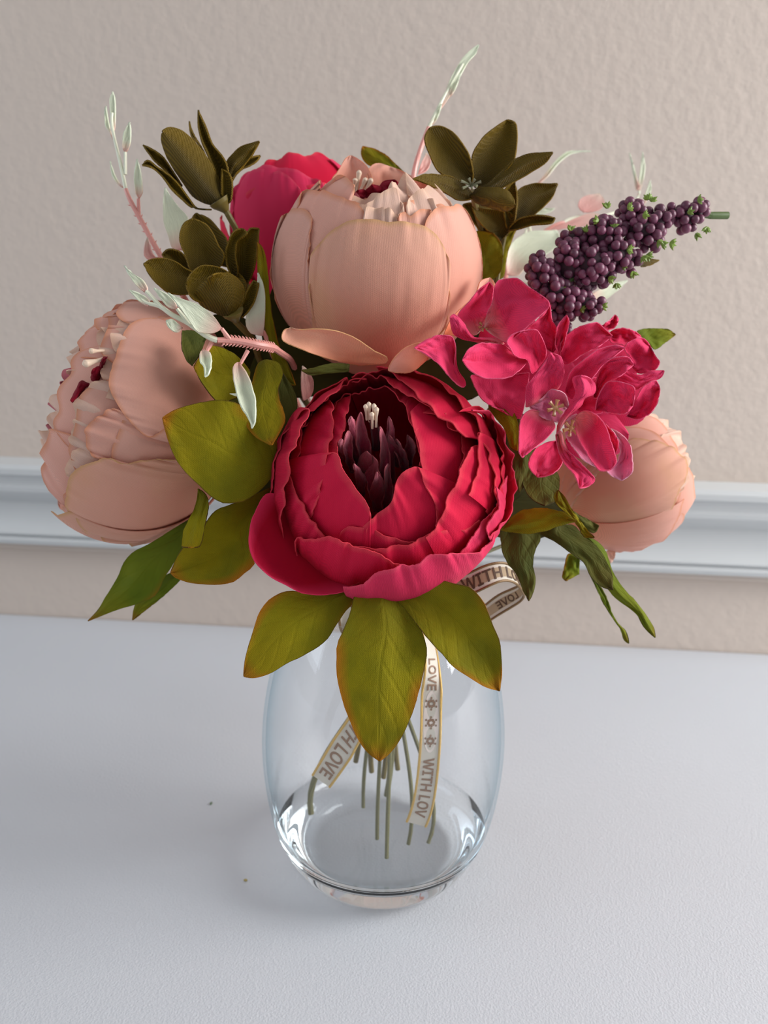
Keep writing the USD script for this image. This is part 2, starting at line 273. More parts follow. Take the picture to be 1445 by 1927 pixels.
def slerp(a, b, t):
    """a: (3,), b: (n,3), t: (m,) -> (n,m,3)"""
    w = np.arccos(np.clip(b@a, -.9995, .9995))[:, None]
    return (np.sin((1-t)*w)[..., None]*a + np.sin(t*w)[..., None]*b[:, None, :])/np.sin(w)[..., None]
def petal_dirs(ball, dirs, s, flare, ruffle, crease, mat_, parent, base=None, nt=22, t0=0.08, name='petal', inward=0.0, thick=.00035, label=None):
    n = len(dirs); t = 1-(1-np.linspace(t0, 1, nt))**1.0
    b = np.array([0, 0, -1.0]) if base is None else base
    D = slerp(b, dirs, t); sd = nseed()
    u = np.linspace(0, 1, n)[:, None]; T = np.broadcast_to(t, (n, nt))
    edge = np.clip((T-.72)/.28, 0, 1)
    rad = s*(1 + flare*edge**2 - inward*(1-T))
    nz = meshkit.noise(np.stack([np.broadcast_to(u*14+sd*3.7, T.shape), T*2.0, np.full(T.shape, sd*1.3)], -1))-.5
    nz2 = meshkit.noise(np.stack([np.broadcast_to(u*4+sd*1.7, T.shape), T*2.5, np.full(T.shape, sd*2.3)], -1))-.5
    endfade = np.minimum(1, np.minimum(u, 1-u)*8)
    rad = rad + crease*(nz*.3+nz2*1.3) + ruffle*edge**2*endfade*np.sin(u*n*0.42+sd+2.5*nz2)*(.4+nz2+.5)
    nz3 = meshkit.noise(np.stack([np.broadcast_to(u*n*.34+sd*2.9, T.shape), T*3.0, np.full(T.shape, sd*.9)], -1))-.5
    rad = rad + .022*nz3*(.3+1.8*np.abs(nz2))*2*np.clip((T-.80)/.20, 0, 1)*endfade + .012*nz3*np.clip((T-.5)/.3, 0, 1)
    P = ball.pt(D, rad)
    e = np.maximum(T, 0)
    side = np.broadcast_to(np.maximum(0, 1-np.minimum(u, 1-u)*0), T.shape)
    pet = np.stack([T, np.broadcast_to(u, T.shape), T], -1)
    return emit(name, P, pet, mat_, parent, thick, label)
def petal(ball, rim, s, mat_, parent, flare=.03, ruffle=.012, crease=.02, base=None, back=False, fray=.7, n=None, **k):
    L = np.sum(np.linalg.norm(np.diff(np.array(rim), axis=0), axis=1)); n = n or int(np.clip(L/3.6, 36, 140))
    px = path_px(rim, n); sd = nseed()
    px = px + fray*(meshkit.noise(np.column_stack([np.arange(n)*.9, np.full(n, sd*7.1), np.zeros(n)]))[:, None]-.5)*2*np.array([1, 1])
    dirs = np.array([ball.dir(x, y, s*(1+flare), back) for x, y in px])
    if base is not None and len(base) == 2: base = ball.dir(base[0], base[1], s)
    return petal_dirs(ball, dirs, s, flare, ruffle, crease, mat_, parent, base, **k)
def petal_sph(ball, theta, phi, half, s, mat_, parent, flare=.03, ruffle=.012, crease=.02, n=44, **k):
    u = np.linspace(-1, 1, n); th = np.radians(theta) + (np.radians(165)-np.radians(theta))*np.abs(u)**(3.2 if theta > 42 else 6.5); ph = np.radians(phi)+np.radians(half)*np.sign(u)*np.abs(u)**.8
    th = th + np.radians(1.5)*np.sin(u*11+phi)
    dirs = np.column_stack([np.sin(th)*np.cos(ph), np.sin(th)*np.sin(ph), np.cos(th)])
    return petal_dirs(ball, dirs, s, flare, ruffle, crease, mat_, parent, **k)

def sheet(outline, base, tip, db, dt, mat_, parent, name='petal', cup=0.0, fold=0.0, bow=0.0, twist=0.0, wob=.0006, fray=.8, nt=40, nw=13, thick=.00035, label=None, tipcurl=0.0):
    """A petal or leaf: closed outline and base and tip (picture points), real distances db, dt of base and tip, bent by cup, fold, bow, twist (metres)."""
    o = np.array(outline, float); keep = np.r_[True, np.linalg.norm(np.diff(o, axis=0), axis=1) > 1e-6]; o = o[keep]
    ib, it = np.argmin(np.linalg.norm(o-base, axis=1)), np.argmin(np.linalg.norm(o-tip, axis=1))
    o = np.roll(o, -ib, axis=0); it = (it-ib) % len(o)
    Lf, Rt = path_px(o[:it+1], 160), path_px(np.vstack([o[it:], o[:1]])[::-1], 160)
    def res(q):
        s = np.r_[0, np.cumsum(np.linalg.norm(np.diff(q, axis=0), axis=1))]; x = .5-.5*np.cos(np.linspace(0, np.pi, nt)); x = .5*x+.5*np.linspace(0, 1, nt)
        return np.column_stack([np.interp(x*s[-1], s, q[:,k_]) for k_ in (0, 1)]), x
    (Lf, t), (Rt, _) = res(Lf), res(Rt); sd = nseed()
    j = lambda k_: (meshkit.noise(np.column_stack([np.arange(nt)*1.3, np.full(nt, sd*3.1+k_), np.zeros(nt)]))-.5)*2*fray
    mid = (Lf+Rt)/2; wide = np.linalg.norm(Lf-Rt, axis=1, keepdims=True)+1e-6
    Lf, Rt = Lf + (Lf-mid)/wide*2*j(1)[:,None]*np.sin(np.pi*t)[:,None], Rt + (Rt-mid)/wide*2*j(2)[:,None]*np.sin(np.pi*t)[:,None]
    w = np.linspace(-1, 1, nw); q = (1-w)[None,:,None]/2*Lf[:,None,:] + (1+w)[None,:,None]/2*Rt[:,None,:]
    T = np.broadcast_to(t[:,None], (nt, nw)); Wg = np.broadcast_to(w, (nt, nw)); wn = wide/np.max(wide)
    d = db + (dt-db)*T + bow*4*T*(1-T) + cup*Wg**2*wn + fold*np.sqrt(Wg**2+.01)*wn + twist*Wg*(T-.3)*wn + tipcurl*np.clip((T-.7)/.3, 0, 1)**2
    d = d + wob*2*(meshkit.noise(np.stack([T*5+sd, Wg*1.6+sd*2.2, np.full(T.shape, sd*.7)], -1))-.5) + wob*(meshkit.noise(np.stack([T*11+sd, Wg*4+sd*2.2, np.full(T.shape, sd*.7)], -1))-.5)
    P = CAM + (fw + RT*((q[...,:1]-W/2)/FPX) + UP*((H/2-q[...,1:])/FPX))*d[...,None]
    e = np.maximum(np.abs(Wg), T**3)
    return emit(name, P, np.stack([T, (Wg+1)/2, e], -1), mat_, parent, thick, label)
def tube(pts, r, n=8, spl=True, count=None):
    pts = np.array(pts, float)
    rr = np.broadcast_to(np.asarray(r, float), (len(pts),))
    if spl and len(pts) > 2:
        s = np.r_[0, np.cumsum(np.linalg.norm(np.diff(pts, axis=0), axis=1))]; x = np.linspace(0, s[-1], count or 6*len(pts))
        rr = np.interp(x, s, rr); pts = np.column_stack([CubicSpline(s, pts[:,k_])(x) for k_ in range(3)])
    T = unit(np.gradient(pts, axis=0)); ref = np.array([.31,.17,.93]); v = []
    for p, tt, q in zip(pts, T, rr):
        a = unit(np.cross(tt, ref)); b = np.cross(tt, a); th = np.linspace(0, 2*np.pi, n, endpoint=False)
        v.append(p + q*(np.cos(th)[:,None]*a + np.sin(th)[:,None]*b))
    m_ = len(pts); v = np.vstack(v + [pts[:1], pts[-1:]]); f = []
    for i in range(m_-1):
        for k_ in range(n):
            a, b = i*n+k_, i*n+(k_+1) % n; f += [(a, b, b+n), (a, b+n, a+n)]
    for k_ in range(n): f += [(m_*n, (k_+1) % n, k_), (m_*n+1, (m_-1)*n+k_, (m_-1)*n+(k_+1) % n)]
    return v, np.array(f)
def px_tube(pts, r, **k): return tube([at(*p) for p in pts], r, **k)

# stems: from the flower through the tied neck of the bouquet to a cut end inside the vase
NECK = np.array([0.002, -0.002, 0.112]); stem_no = [0]
def on_plane(x, y, z): q = ray(x, y); return CAM + q*((z-CAM[2])/q[2])
ENDS = [on_plane(x, y, z) for x, y, z in ((z8((335,512))[0]+(.020,)), (z8((475,380))[0]+(.022,)), (z8((598,480))[0]+(.0165,)), (z8((668,640))[0]+(.0135,)), (z8((716,735))[0]+(.0135,)),
        (z8((825,665))[0]+(.0135,)), (z8((925,660))[0]+(.015,)), (z8((772,288))[0]+(.030,)), (z8((640,300))[0]+(.03,)), (z8((700,330))[0]+(.03,)), (z8((560,250))[0]+(.034,)), (z8((750,330))[0]+(.03,)), (z8((715,420))[0]+(.025,)))]
def stem(parent, start, end, mat_='stem_green', r=.00085, off=(0, 0, 0)):
    k_ = stem_no[0]; stem_no[0] += 1; ang = k_*2.4; nk = NECK + np.array([.006*math.cos(ang)*math.sqrt((k_+1)/14), .006*math.sin(ang)*math.sqrt((k_+1)/14), 0])
    start = np.array(start); e = ENDS[end]
    mid = start*.45 + nk*.55; mid[2] = start[2]*.5+nk[2]*.5; mid[:2] = start[:2]*.38+nk[:2]*.62
    pts = dense([start, mid, nk, nk*.5+e*.5, e], 36)
    obj('stem', tube(pts, r, 8, False), mat_, parent)

# ------------------------------------------------------------------ front crimson peony
def frills(ball, parent, mat_, spec, name='petal'):
    """rings of petals given by (polar angle of the rim, first azimuth, count, half width, scale, flare, ruffle)"""
    for th, p0, cnt, half, s, fl, ru in spec:
        for i in range(cnt):
            petal_sph(ball, th + rng.uniform(-4, 4), p0 + 360*i/cnt + rng.uniform(-8, 8), half, s + rng.uniform(-.012, .012), mat_, parent, flare=fl, ruffle=ru, name=name)
def stamen(parent, p, q, r=.0007, name='stamen', mat_='stamen_cream'):
    p, q = np.array(p), np.array(q); pts = [p, p*.5+q*.5, p*.22+q*.78, p*.1+q*.9, q]
    obj(name, tube(pts, [r*.6, r*.6, r*1.0, r*1.15, r*.45], 8, True), mat_, parent, smooth=True)

fp = thing('peony', 'large crimson cupped peony at the front centre of the bouquet, facing the viewer', 'flower', loc=at(728, 905, .27))
B = Ball(728, 908, .270, .0415, .0375, (-.10, .22, .97))
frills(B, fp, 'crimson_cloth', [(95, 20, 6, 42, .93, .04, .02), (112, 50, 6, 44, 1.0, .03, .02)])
# the dark heart: narrow ruffled petaloids and four cream stamens
for i, (bx, by, tx, ty, w) in enumerate([(600,560,585,330,26),(640,600,622,310,30),(660,640,640,500,36),(700,760,660,520,34),(700,780,690,600,30),(735,700,720,380,22),(790,560,770,420,22),(830,580,800,440,24),
        (560,560,520,440,20),(575,590,545,400,22),(770,640,745,330,24),(850,560,850,420,22),(620,700,600,560,22),(740,780,760,560,22)]):
    ty -= 12; m_ = 9; q = np.linspace(0, 1, m_); cx_ = bx+(tx-bx)*q+14*np.sin(q*5+i)*q; cy_ = by+(ty-by)*q
    hw = w*(.55+.5*np.sin(np.pi*np.clip(q*1.05, 0, 1)))*(1+.45*(rng.random(m_)-.5)); hw[-1] = 3
    o = [(a-h_, b_) for a, b_, h_ in zip(cx_, cy_, hw)] + [(a+h_, b_+6) for a, b_, h_ in zip(cx_[::-1], cy_[::-1], hw[::-1])]
    sheet(z1(*o), z1((bx,by))[0], z1((cx_[-1],ty))[0], .272, .241+.004*(i % 4), 'plum_cloth', fp, name='petaloid', cup=.003*(-1)**i, twist=.010*(-1)**(i//2), wob=.0022, nt=26, nw=7)
for (x, y, X, Y) in ((645,310,640,262),(660,320,655,250),(682,330,680,258),(690,345,693,275),(672,352,670,300)):
    stamen(fp, at(*z1((x,y+25))[0], .250), at(*z1((X,Y))[0], .2445), .00075)
obj('pistil', tube([at(*z1((690,470))[0], .262), at(*z1((685,390))[0], .254), at(*z1((672,330))[0], .249)], [.0016, .0015, .0012], 8), 'plum_cloth', fp)
R = lambda *p: z1(*p)
P = lambda rim, s, m_='crimson_cloth', **k: petal(B, R(*rim), s, m_, fp, **k)
# inner ring around the dark slit
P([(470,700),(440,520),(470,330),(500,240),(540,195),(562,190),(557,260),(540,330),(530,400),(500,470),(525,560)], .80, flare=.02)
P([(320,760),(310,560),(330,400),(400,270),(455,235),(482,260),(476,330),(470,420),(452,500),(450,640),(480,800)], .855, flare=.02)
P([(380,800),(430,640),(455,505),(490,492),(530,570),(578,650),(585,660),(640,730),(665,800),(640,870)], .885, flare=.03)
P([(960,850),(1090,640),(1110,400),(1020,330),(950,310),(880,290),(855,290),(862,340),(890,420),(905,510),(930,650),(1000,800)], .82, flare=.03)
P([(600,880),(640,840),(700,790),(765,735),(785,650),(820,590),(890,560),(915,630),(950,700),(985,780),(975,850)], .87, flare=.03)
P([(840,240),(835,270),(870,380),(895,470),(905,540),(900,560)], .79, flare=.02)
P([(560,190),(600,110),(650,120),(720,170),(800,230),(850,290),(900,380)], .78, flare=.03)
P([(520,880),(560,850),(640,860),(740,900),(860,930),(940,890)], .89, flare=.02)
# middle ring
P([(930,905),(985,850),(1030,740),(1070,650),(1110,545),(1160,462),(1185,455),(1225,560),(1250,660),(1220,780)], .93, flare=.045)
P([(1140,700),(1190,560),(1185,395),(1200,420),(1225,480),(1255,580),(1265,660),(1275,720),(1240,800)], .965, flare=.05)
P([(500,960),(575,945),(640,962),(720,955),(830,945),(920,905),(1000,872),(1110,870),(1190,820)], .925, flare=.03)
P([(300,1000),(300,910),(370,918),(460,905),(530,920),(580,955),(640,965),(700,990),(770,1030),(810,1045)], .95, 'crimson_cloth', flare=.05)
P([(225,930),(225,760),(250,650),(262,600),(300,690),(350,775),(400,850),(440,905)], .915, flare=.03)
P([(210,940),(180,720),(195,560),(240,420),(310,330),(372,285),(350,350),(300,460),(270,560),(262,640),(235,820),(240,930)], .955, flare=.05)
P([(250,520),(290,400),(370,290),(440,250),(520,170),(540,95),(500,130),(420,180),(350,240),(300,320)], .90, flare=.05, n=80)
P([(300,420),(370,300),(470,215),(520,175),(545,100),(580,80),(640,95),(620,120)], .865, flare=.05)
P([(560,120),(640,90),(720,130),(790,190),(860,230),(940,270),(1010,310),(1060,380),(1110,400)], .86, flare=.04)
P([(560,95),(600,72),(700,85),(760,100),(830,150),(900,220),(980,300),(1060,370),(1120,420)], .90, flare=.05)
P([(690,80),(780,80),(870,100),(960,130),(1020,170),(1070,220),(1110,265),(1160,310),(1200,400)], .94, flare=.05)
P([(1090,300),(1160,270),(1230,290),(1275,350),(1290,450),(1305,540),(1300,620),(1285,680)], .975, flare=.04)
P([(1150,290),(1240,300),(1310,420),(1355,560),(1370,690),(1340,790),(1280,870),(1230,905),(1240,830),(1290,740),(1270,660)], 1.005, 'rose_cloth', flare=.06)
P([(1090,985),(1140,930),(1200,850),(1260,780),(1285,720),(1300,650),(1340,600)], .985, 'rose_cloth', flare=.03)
# outer cup at the bottom, open petal at lower left
P([(530,1150),(600,1140),(700,1080),(800,1045),(860,1045),(950,1000),(1030,982),(1100,985),(1180,972),(1222,955),(1260,890)], 1.02, 'rose_cloth', flare=.045, ruffle=.016, crease=.025)
P([(290,960),(330,1040),(420,1110),(540,1140),(640,1110),(720,1060),(790,1040)], .94, 'crimson_cloth', flare=.01)
sheet(z1((225,700),(170,690),(110,770),(80,850),(73,930),(90,1000),(135,1060),(190,1105),(250,1135),(340,1178),(420,1186),(500,1178),(560,1160),(590,1110),(520,1020),(400,900),(300,780)),
      z1((400,900))[0], z1((135,1060))[0], .268, .243, 'crimson_rimmed', fp, cup=-.008, bow=.006, wob=.0009, nt=44, nw=31)
stem(fp, B.base(), 4)
# deeper leaves that close the bouquet behind the flower heads
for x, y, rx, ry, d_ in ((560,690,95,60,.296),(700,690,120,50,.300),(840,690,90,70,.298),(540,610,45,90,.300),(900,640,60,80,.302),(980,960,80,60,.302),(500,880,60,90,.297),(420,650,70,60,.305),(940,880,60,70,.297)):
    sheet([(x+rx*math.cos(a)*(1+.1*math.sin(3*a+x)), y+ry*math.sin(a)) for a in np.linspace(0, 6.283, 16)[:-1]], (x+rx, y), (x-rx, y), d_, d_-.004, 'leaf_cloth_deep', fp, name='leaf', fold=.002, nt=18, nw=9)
# its three hanging leaves and a reddish one behind them
L = lambda o, b, t, db, dt, parent, m_='leaf_cloth', **k: sheet(o, b, t, db, dt, m_, parent, name='leaf', **{**dict(fold=.002, cup=-.001, wob=.0009, nt=34, nw=15, thick=.0004), **k})
L(z7((47,580),(50,520),(80,400),(130,260),(180,210),(260,178),(340,185),(420,150),(560,150),(575,205),(520,280),(480,340),(440,405),(350,470),(250,520),(150,575),(90,587)), z7((572,170))[0], z7((47,582))[0], .262, .252, fp, 'leaf_cloth', bow=-.004)
L(z7((600,150),(560,210),(545,280),(510,370),(480,450),(480,560),(500,660),(540,780),(590,890),(640,950),(683,977),(740,930),(800,840),(860,680),(890,560),(905,460),(890,390),(830,290),(780,225),(740,150)), z7((680,150))[0], z7((683,977))[0], .258, .250, fp, 'leaf_cloth', bow=-.006, fold=.003)
L(z7((700,170),(780,240),(830,300),(890,380),(970,470),(1040,545),(1110,590),(1190,635),(1245,648),(1257,560),(1250,430),(1210,330),(1170,230),(1100,160),(1040,145),(900,120),(780,120)), z7((720,140))[0], z7((1245,648))[0], .259, .255, fp, 'leaf_cloth', bow=-.005, fold=-.002)
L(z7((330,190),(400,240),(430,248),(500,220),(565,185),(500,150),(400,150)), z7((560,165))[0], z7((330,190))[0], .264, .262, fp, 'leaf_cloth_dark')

# ------------------------------------------------------------------ top peach peony
tp = thing('peony', 'plump peach peony bud at the top centre above the crimson peony', 'flower', loc=at(709, 500, .295))
B = Ball(709, 512, .296, .0408, .0395, (.06, .90, .42))
R = lambda *p: z2(*p)
P = lambda rim, s, m_='peach_cloth', **k: petal(B, R(*rim), s, m_, tp, **k)
frills(B, tp, 'peach_cloth', [(44, 60, 6, 46, .87, .02, .02), (62, 95, 5, 50, .91, .01, .01)])
frills(B, tp, 'cream_cloth', [(33, 10, 7, 34, .81, .03, .05)])
frills(B, tp, 'plum_cloth', [(20, 0, 6, 30, .60, .08, .08), (12, 30, 5, 34, .45, .1, .08)])
P([(330,1180),(318,1000),(305,850),(310,720),(340,650),(400,570),(450,530),(540,482),(640,468),(720,468),(795,487),(830,480),(940,490),(1060,535),(1130,620),(1165,720),(1175,850),(1172,1000),(1150,1120),(1100,1190)], 1.0, 'peach_cloth_tinged', flare=.004, ruffle=.006, crease=.016, fray=.5)
P([(85,1000),(62,850),(66,700),(95,560),(150,440),(200,395),(285,410),(318,470),(305,560),(298,700),(305,860),(325,980),(350,1130)], .975, flare=.01, ruffle=.006, crease=.016)
P([(200,400),(235,390),(262,330),(290,275),(360,305),(430,312),(540,350),(610,385),(640,420),(655,470)], .945, flare=.015, ruffle=.015)
P([(1010,520),(1030,460),(1060,420),(1100,390),(1190,395),(1205,365),(1250,385),(1320,470),(1370,590),(1382,740),(1362,900),(1310,1010),(1230,1100)], .975, flare=.01, ruffle=.006, crease=.016)
P([(850,470),(860,430),(900,415),(920,450),(1000,400),(1050,402),(1020,480)], .95, 'peach_cloth', flare=.02, ruffle=.012)
P([(520,410),(600,370),(640,380),(720,320),(790,285),(830,275),(860,330),(880,400),(850,440)], .90, 'cream_cloth', flare=.03, ruffle=.02)
P([(640,440),(660,400),(700,385),(780,400),(850,440),(840,470)], .935, 'cream_cloth', flare=.02, ruffle=.02)
P([(900,400),(910,350),(940,310),(1010,290),(1020,340),(1060,370),(1080,400)], .91, 'cream_cloth', flare=.03, ruffle=.03)
P([(1010,300),(1020,260),(1060,245),(1110,290),(1150,330),(1180,380),(1200,420)], .885, 'cream_cloth', flare=.03, ruffle=.03)
P([(780,290),(840,240),(870,220),(900,260),(920,300),(930,330)], .84, 'cream_cloth', flare=.04, ruffle=.04)
P([(340,330),(350,280),(440,205),(520,195),(560,230),(590,290),(560,340)], .86, flare=.04, ruffle=.03)
P([(240,400),(270,330),(300,240),(350,205),(375,230),(330,290)], .91, 'peach_cloth', flare=.03, ruffle=.03)
for rim, dd in (([(440,230),(480,170),(535,85),(560,75),(620,105),(665,150),(690,210),(700,300)], .0), ([(650,260),(680,140),(720,122),(790,150),(850,160),(900,185),(945,212),(960,290)], .003), ([(900,300),(925,225),(990,240),(1050,262),(1100,320)], .004)):
    o = R(*rim); b = R((rim[0][0]*.5+rim[-1][0]*.5, 420))[0]
    sheet(o+[R((rim[-1][0]-60, 420))[0], b, R((rim[0][0]+60, 420))[0]], b, o[len(o)//2-1], .290, .303+dd, 'peach_cloth', tp, cup=-.006, wob=.0016, nt=24, nw=21)
for (x, y, X, Y) in ((590,270,612,165),(600,285,655,212),(625,290,690,216),(575,260,588,215)):
    stamen(tp, at(*R((x,y+40))[0], .293), at(*R((X,Y))[0], .2905), .00095)
for o, b, t_ in (([(620,330),(650,290),(690,255),(730,262),(770,290),(740,320),(680,335)], (680,335), (700,256)), ([(700,330),(730,270),(770,230),(830,225),(860,260),(820,300),(760,330)], (740,330), (820,228)), ([(560,330),(600,290),(640,285),(660,320),(620,340)], (610,340), (620,288))):
    sheet(R(*o), R(b)[0], R(t_)[0], .286, .284, 'burgundy_cloth', tp, name='petaloid', cup=.002, wob=.0015, nt=18, nw=9)
# two outer petals curling away at its foot
sheet(z2((130,1200),(140,1160),(190,1138),(260,1150),(330,1145),(400,1148),(480,1160),(540,1180),(610,1215),(700,1280),(790,1335),(785,1355),(740,1362),(600,1370),(420,1330),(250,1270)), z2((640,1360))[0], z2((170,1150))[0], .264, .248, 'peach_cloth_tinged', tp, cup=-.004, bow=-.003, wob=.0012)
sheet(z2((790,1400),(800,1370),(850,1300),(930,1245),(1020,1225),(1060,1260),(1000,1360),(900,1420)), z2((1010,1300))[0], z2((800,1385))[0], .262, .250, 'peach_cloth', tp, cup=-.003)
sheet(z2((1130,1190),(1180,1080),(1330,930),(1360,850),(1420,830),(1450,880),(1400,1000),(1300,1100),(1200,1190)), z2((1150,1190))[0], z2((1415,835))[0], .268, .276, 'peach_cloth', tp, cup=-.003)
stem(tp, B.base(), 3)
L([(483,455),(492,462),(503,500),(508,560),(522,640),(548,700),(556,725),(538,722),(518,690),(500,620),(490,560),(484,500)], (548,722), (484,456), .285, .272, tp, 'leaf_cloth', fold=.002)
L(z2((620,60),(632,18),(680,25),(760,60),(830,120),(885,175),(870,230),(800,200),(720,150),(660,130)), z2((880,200))[0], z2((624,30))[0], .315, .320, tp, 'leaf_cloth')
L(z6((310,800),(380,810),(420,880),(418,950),(380,1005),(325,1010),(270,1000),(270,880)), z6((300,1000))[0], z6((350,802))[0], .308, .300, tp, 'leaf_cloth')
L(z6((370,850),(440,800),(480,790),(440,900),(420,1000),(380,1010)), z6((390,1005))[0], z6((480,790))[0], .315, .32, tp, 'leaf_cloth')
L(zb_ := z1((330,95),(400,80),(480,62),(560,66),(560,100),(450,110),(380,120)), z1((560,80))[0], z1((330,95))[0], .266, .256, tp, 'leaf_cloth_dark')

# ------------------------------------------------------------------ left peach peony
lp = thing('peony', 'dusky peach peony on the left, turned sideways with burgundy bits at its open end', 'flower', loc=at(257, 793, .30))
B = Ball(258, 795, .300, .0470, .0385, (-.86, .26, .34))
R = lambda *p: z3(*p)
P = lambda rim, s, m_='peach_cloth', **k: petal(B, R(*rim), s, m_, lp, **k)
frills(B, lp, 'peach_cloth', [(40, 20, 7, 40, .88, .02, .02), (60, 70, 6, 44, .94, .02, .015), (78, 40, 5, 50, .965, .01, .01)])
frills(B, lp, 'cream_cloth', [(28, 0, 7, 30, .80, .04, .05)])
frills(B, lp, 'plum_cloth', [(20, 0, 6, 28, .70, .12, .08)])
P([(1150,300),(1000,245),(840,250),(700,256),(600,290),(535,385),(498,500),(458,620),(450,690),(465,750),(530,870),(620,980),(722,1056),(830,1000),(1000,900),(1150,830)], 1.0, flare=.008, ruffle=.006, crease=.016)
P([(740,1060),(640,990),(540,900),(470,860),(430,880),(415,900),(340,940),(298,990),(290,1070),(312,1150),(360,1190),(440,1200),(560,1240),(640,1236)], .965, flare=.015, ruffle=.008, crease=.016)
P([(1040,1240),(960,1215),(800,1212),(690,1212),(600,1240),(520,1225),(440,1200),(340,1228),(240,1265),(190,1320),(163,1400),(162,1490),(195,1600),(290,1690),(400,1755),(540,1780)], 1.0, 'peach_cloth_tinged', flare=.02, ruffle=.012, crease=.02)
P([(700,1790),(500,1770),(400,1745),(330,1705),(250,1640),(170,1562),(112,1582),(60,1560)], 1.03, 'peach_cloth_tinged', flare=.01, ruffle=.015)
P([(430,790),(450,740),(425,665),(350,690),(275,750),(222,850),(215,930),(250,985),(300,990)], .93, 'cream_cloth', flare=.03, ruffle=.025)
P([(310,1140),(260,1130),(210,1150),(180,1200),(155,1270),(180,1320),(240,1300)], .945, 'cream_cloth', flare=.03, ruffle=.025)
P([(290,960),(230,930),(205,1000),(200,1080),(215,1150),(280,1130)], .93, 'cream_cloth', flare=.02, ruffle=.02)
P([(1000,110),(850,70),(700,78),(560,128),(512,180),(500,240),(560,272),(700,255),(830,230)], .985, flare=.015, ruffle=.01)
P([(850,65),(760,60),(620,80),(490,120),(445,190),(400,250),(480,240),(510,200)], .955, flare=.015, ruffle=.015)
P([(600,290),(520,275),(480,330),(468,420),(500,470),(520,430)], .955, 'cream_cloth', flare=.03, ruffle=.03)
P([(520,230),(450,240),(360,280),(355,310),(430,330),(490,290)], .93, 'peach_cloth', flare=.03, ruffle=.02)
P([(470,440),(400,350),(360,380),(385,450),(410,500),(490,520)], .90, 'cream_cloth', flare=.03, ruffle=.03)
P([(490,560),(420,540),(395,600),(420,670),(450,620)], .90, 'cream_cloth', flare=.03, ruffle=.03)
for o, b, t_, d1, d2 in (([(400,240),(340,310),(300,400),(295,430),(360,425),(420,330)], (410,330), (310,360), .300, .312), ([(320,400),(262,490),(262,560),(305,645),(380,600),(400,480)], (400,520), (262,530), .300, .316),
        ([(215,920),(150,1010),(110,1150),(112,1270),(155,1285),(200,1250),(240,1050)], (235,1080), (108,1200), .300, .310), ([(140,1280),(75,1320),(50,1375),(62,1420),(150,1470),(190,1400),(180,1310)], (190,1380), (52,1385), .292, .296),
        ([(150,1480),(105,1490),(115,1540),(165,1565),(220,1600),(200,1500)], (210,1540), (108,1500), .296, .300)):
    sheet(R(*o), R(b)[0], R(t_)[0], d1, d2, 'peach_cloth', lp, cup=.002, wob=.0010, nt=20, nw=13)
for o, b, t_ in (([(330,650),(340,600),(385,575),(400,630),(380,690),(345,690)], (395,680), (345,600)), ([(190,808),(225,740),(270,672),(320,680),(340,715),(270,760),(220,830)], (330,730), (195,810)), ([(390,570),(410,515),(440,510),(420,560),(400,610)], (400,610), (430,515))):
    sheet(R(*o), R(b)[0], R(t_)[0], .262, .2555, 'burgundy_cloth', lp, name='petaloid', cup=.003, wob=.0015, nt=18, nw=9)
stamen(lp, at(*R((420,470))[0], .262), at(*R((320,472))[0], .256), .0009); stamen(lp, at(*R((440,520))[0], .261), at(*R((275,562))[0], .254), .0012)
stem(lp, B.base(), 0, r=.0013)
L(zA((610,260),(700,200),(800,165),(920,140),(1040,122),(1150,150),(1250,200),(1380,320),(1450,450),(1460,600),(1390,720),(1290,820),(1180,880),(1080,890),(980,850),(880,760),(760,640),(690,530),(640,390)), zA((1455,560))[0], zA((610,260))[0], .262, .246, lp, 'leaf_cloth', fold=.003, bow=-.004)
L(zA((748,1205),(760,1100),(800,1010),(850,900),(870,780),(940,850),(948,900),(930,1000),(920,1060),(870,1210),(810,1212)), zA((900,790))[0], zA((790,1212))[0], .262, .252, lp, 'leaf_cloth', fold=.001)
L(zA((668,1400),(720,1270),(790,1170),(900,1060),(1000,940),(1150,880),(1290,820),(1420,760),(1450,850),(1380,950),(1290,1080),(1260,1200),(1290,1320),(1210,1400),(1120,1470),(1010,1486),(850,1478),(720,1442)), zA((1440,800))[0], zA((668,1402))[0], .272, .258, lp, 'leaf_cloth', fold=-.002, bow=-.003)
L(zA((60,1752),(140,1660),(200,1560),(280,1430),(330,1310),(400,1240),(500,1190),(600,1130),(760,1030),(860,980),(830,1100),(760,1220),(690,1330),(620,1440),(560,1560),(410,1630),(280,1670),(170,1710)), zA((850,990))[0], zA((60,1752))[0], .285, .288, lp, 'leaf_cloth_fresh', fold=.003, bow=-.003)
L(zA((388,1745),(405,1640),(560,1500),(660,1400),(800,1380),(740,1450),(650,1540),(530,1640)), zA((790,1385))[0], zA((390,1742))[0], .29, .296, lp, 'leaf_cloth_fresh')
L([(365,690),(378,668),(400,650),(440,665),(470,700),(450,745),(415,758),(390,735)], (468,715), (366,688), .268, .252, lp, 'leaf_cloth', fold=.001)
L(z1((90,150),(120,60),(150,45),(220,60),(238,110),(215,200),(250,330),(220,400),(185,458),(120,430),(70,380),(50,330),(70,230)), z1((140,50))[0], z1((185,458))[0], .262, .248, lp, 'leaf_cloth', fold=.002)
L(z3((945,335),(1000,330),(1110,390),(1080,480),(1020,572),(970,520),(945,430)), z3((1060,380))[0], z3((1018,570))[0], .262, .254, lp, 'leaf_cloth_dark', fold=.001)
L([(420,770),(470,720),(530,700),(560,760),(540,860),(500,900),(440,860)], (540,720), (440,850), .272, .268, lp, 'leaf_cloth_dark')

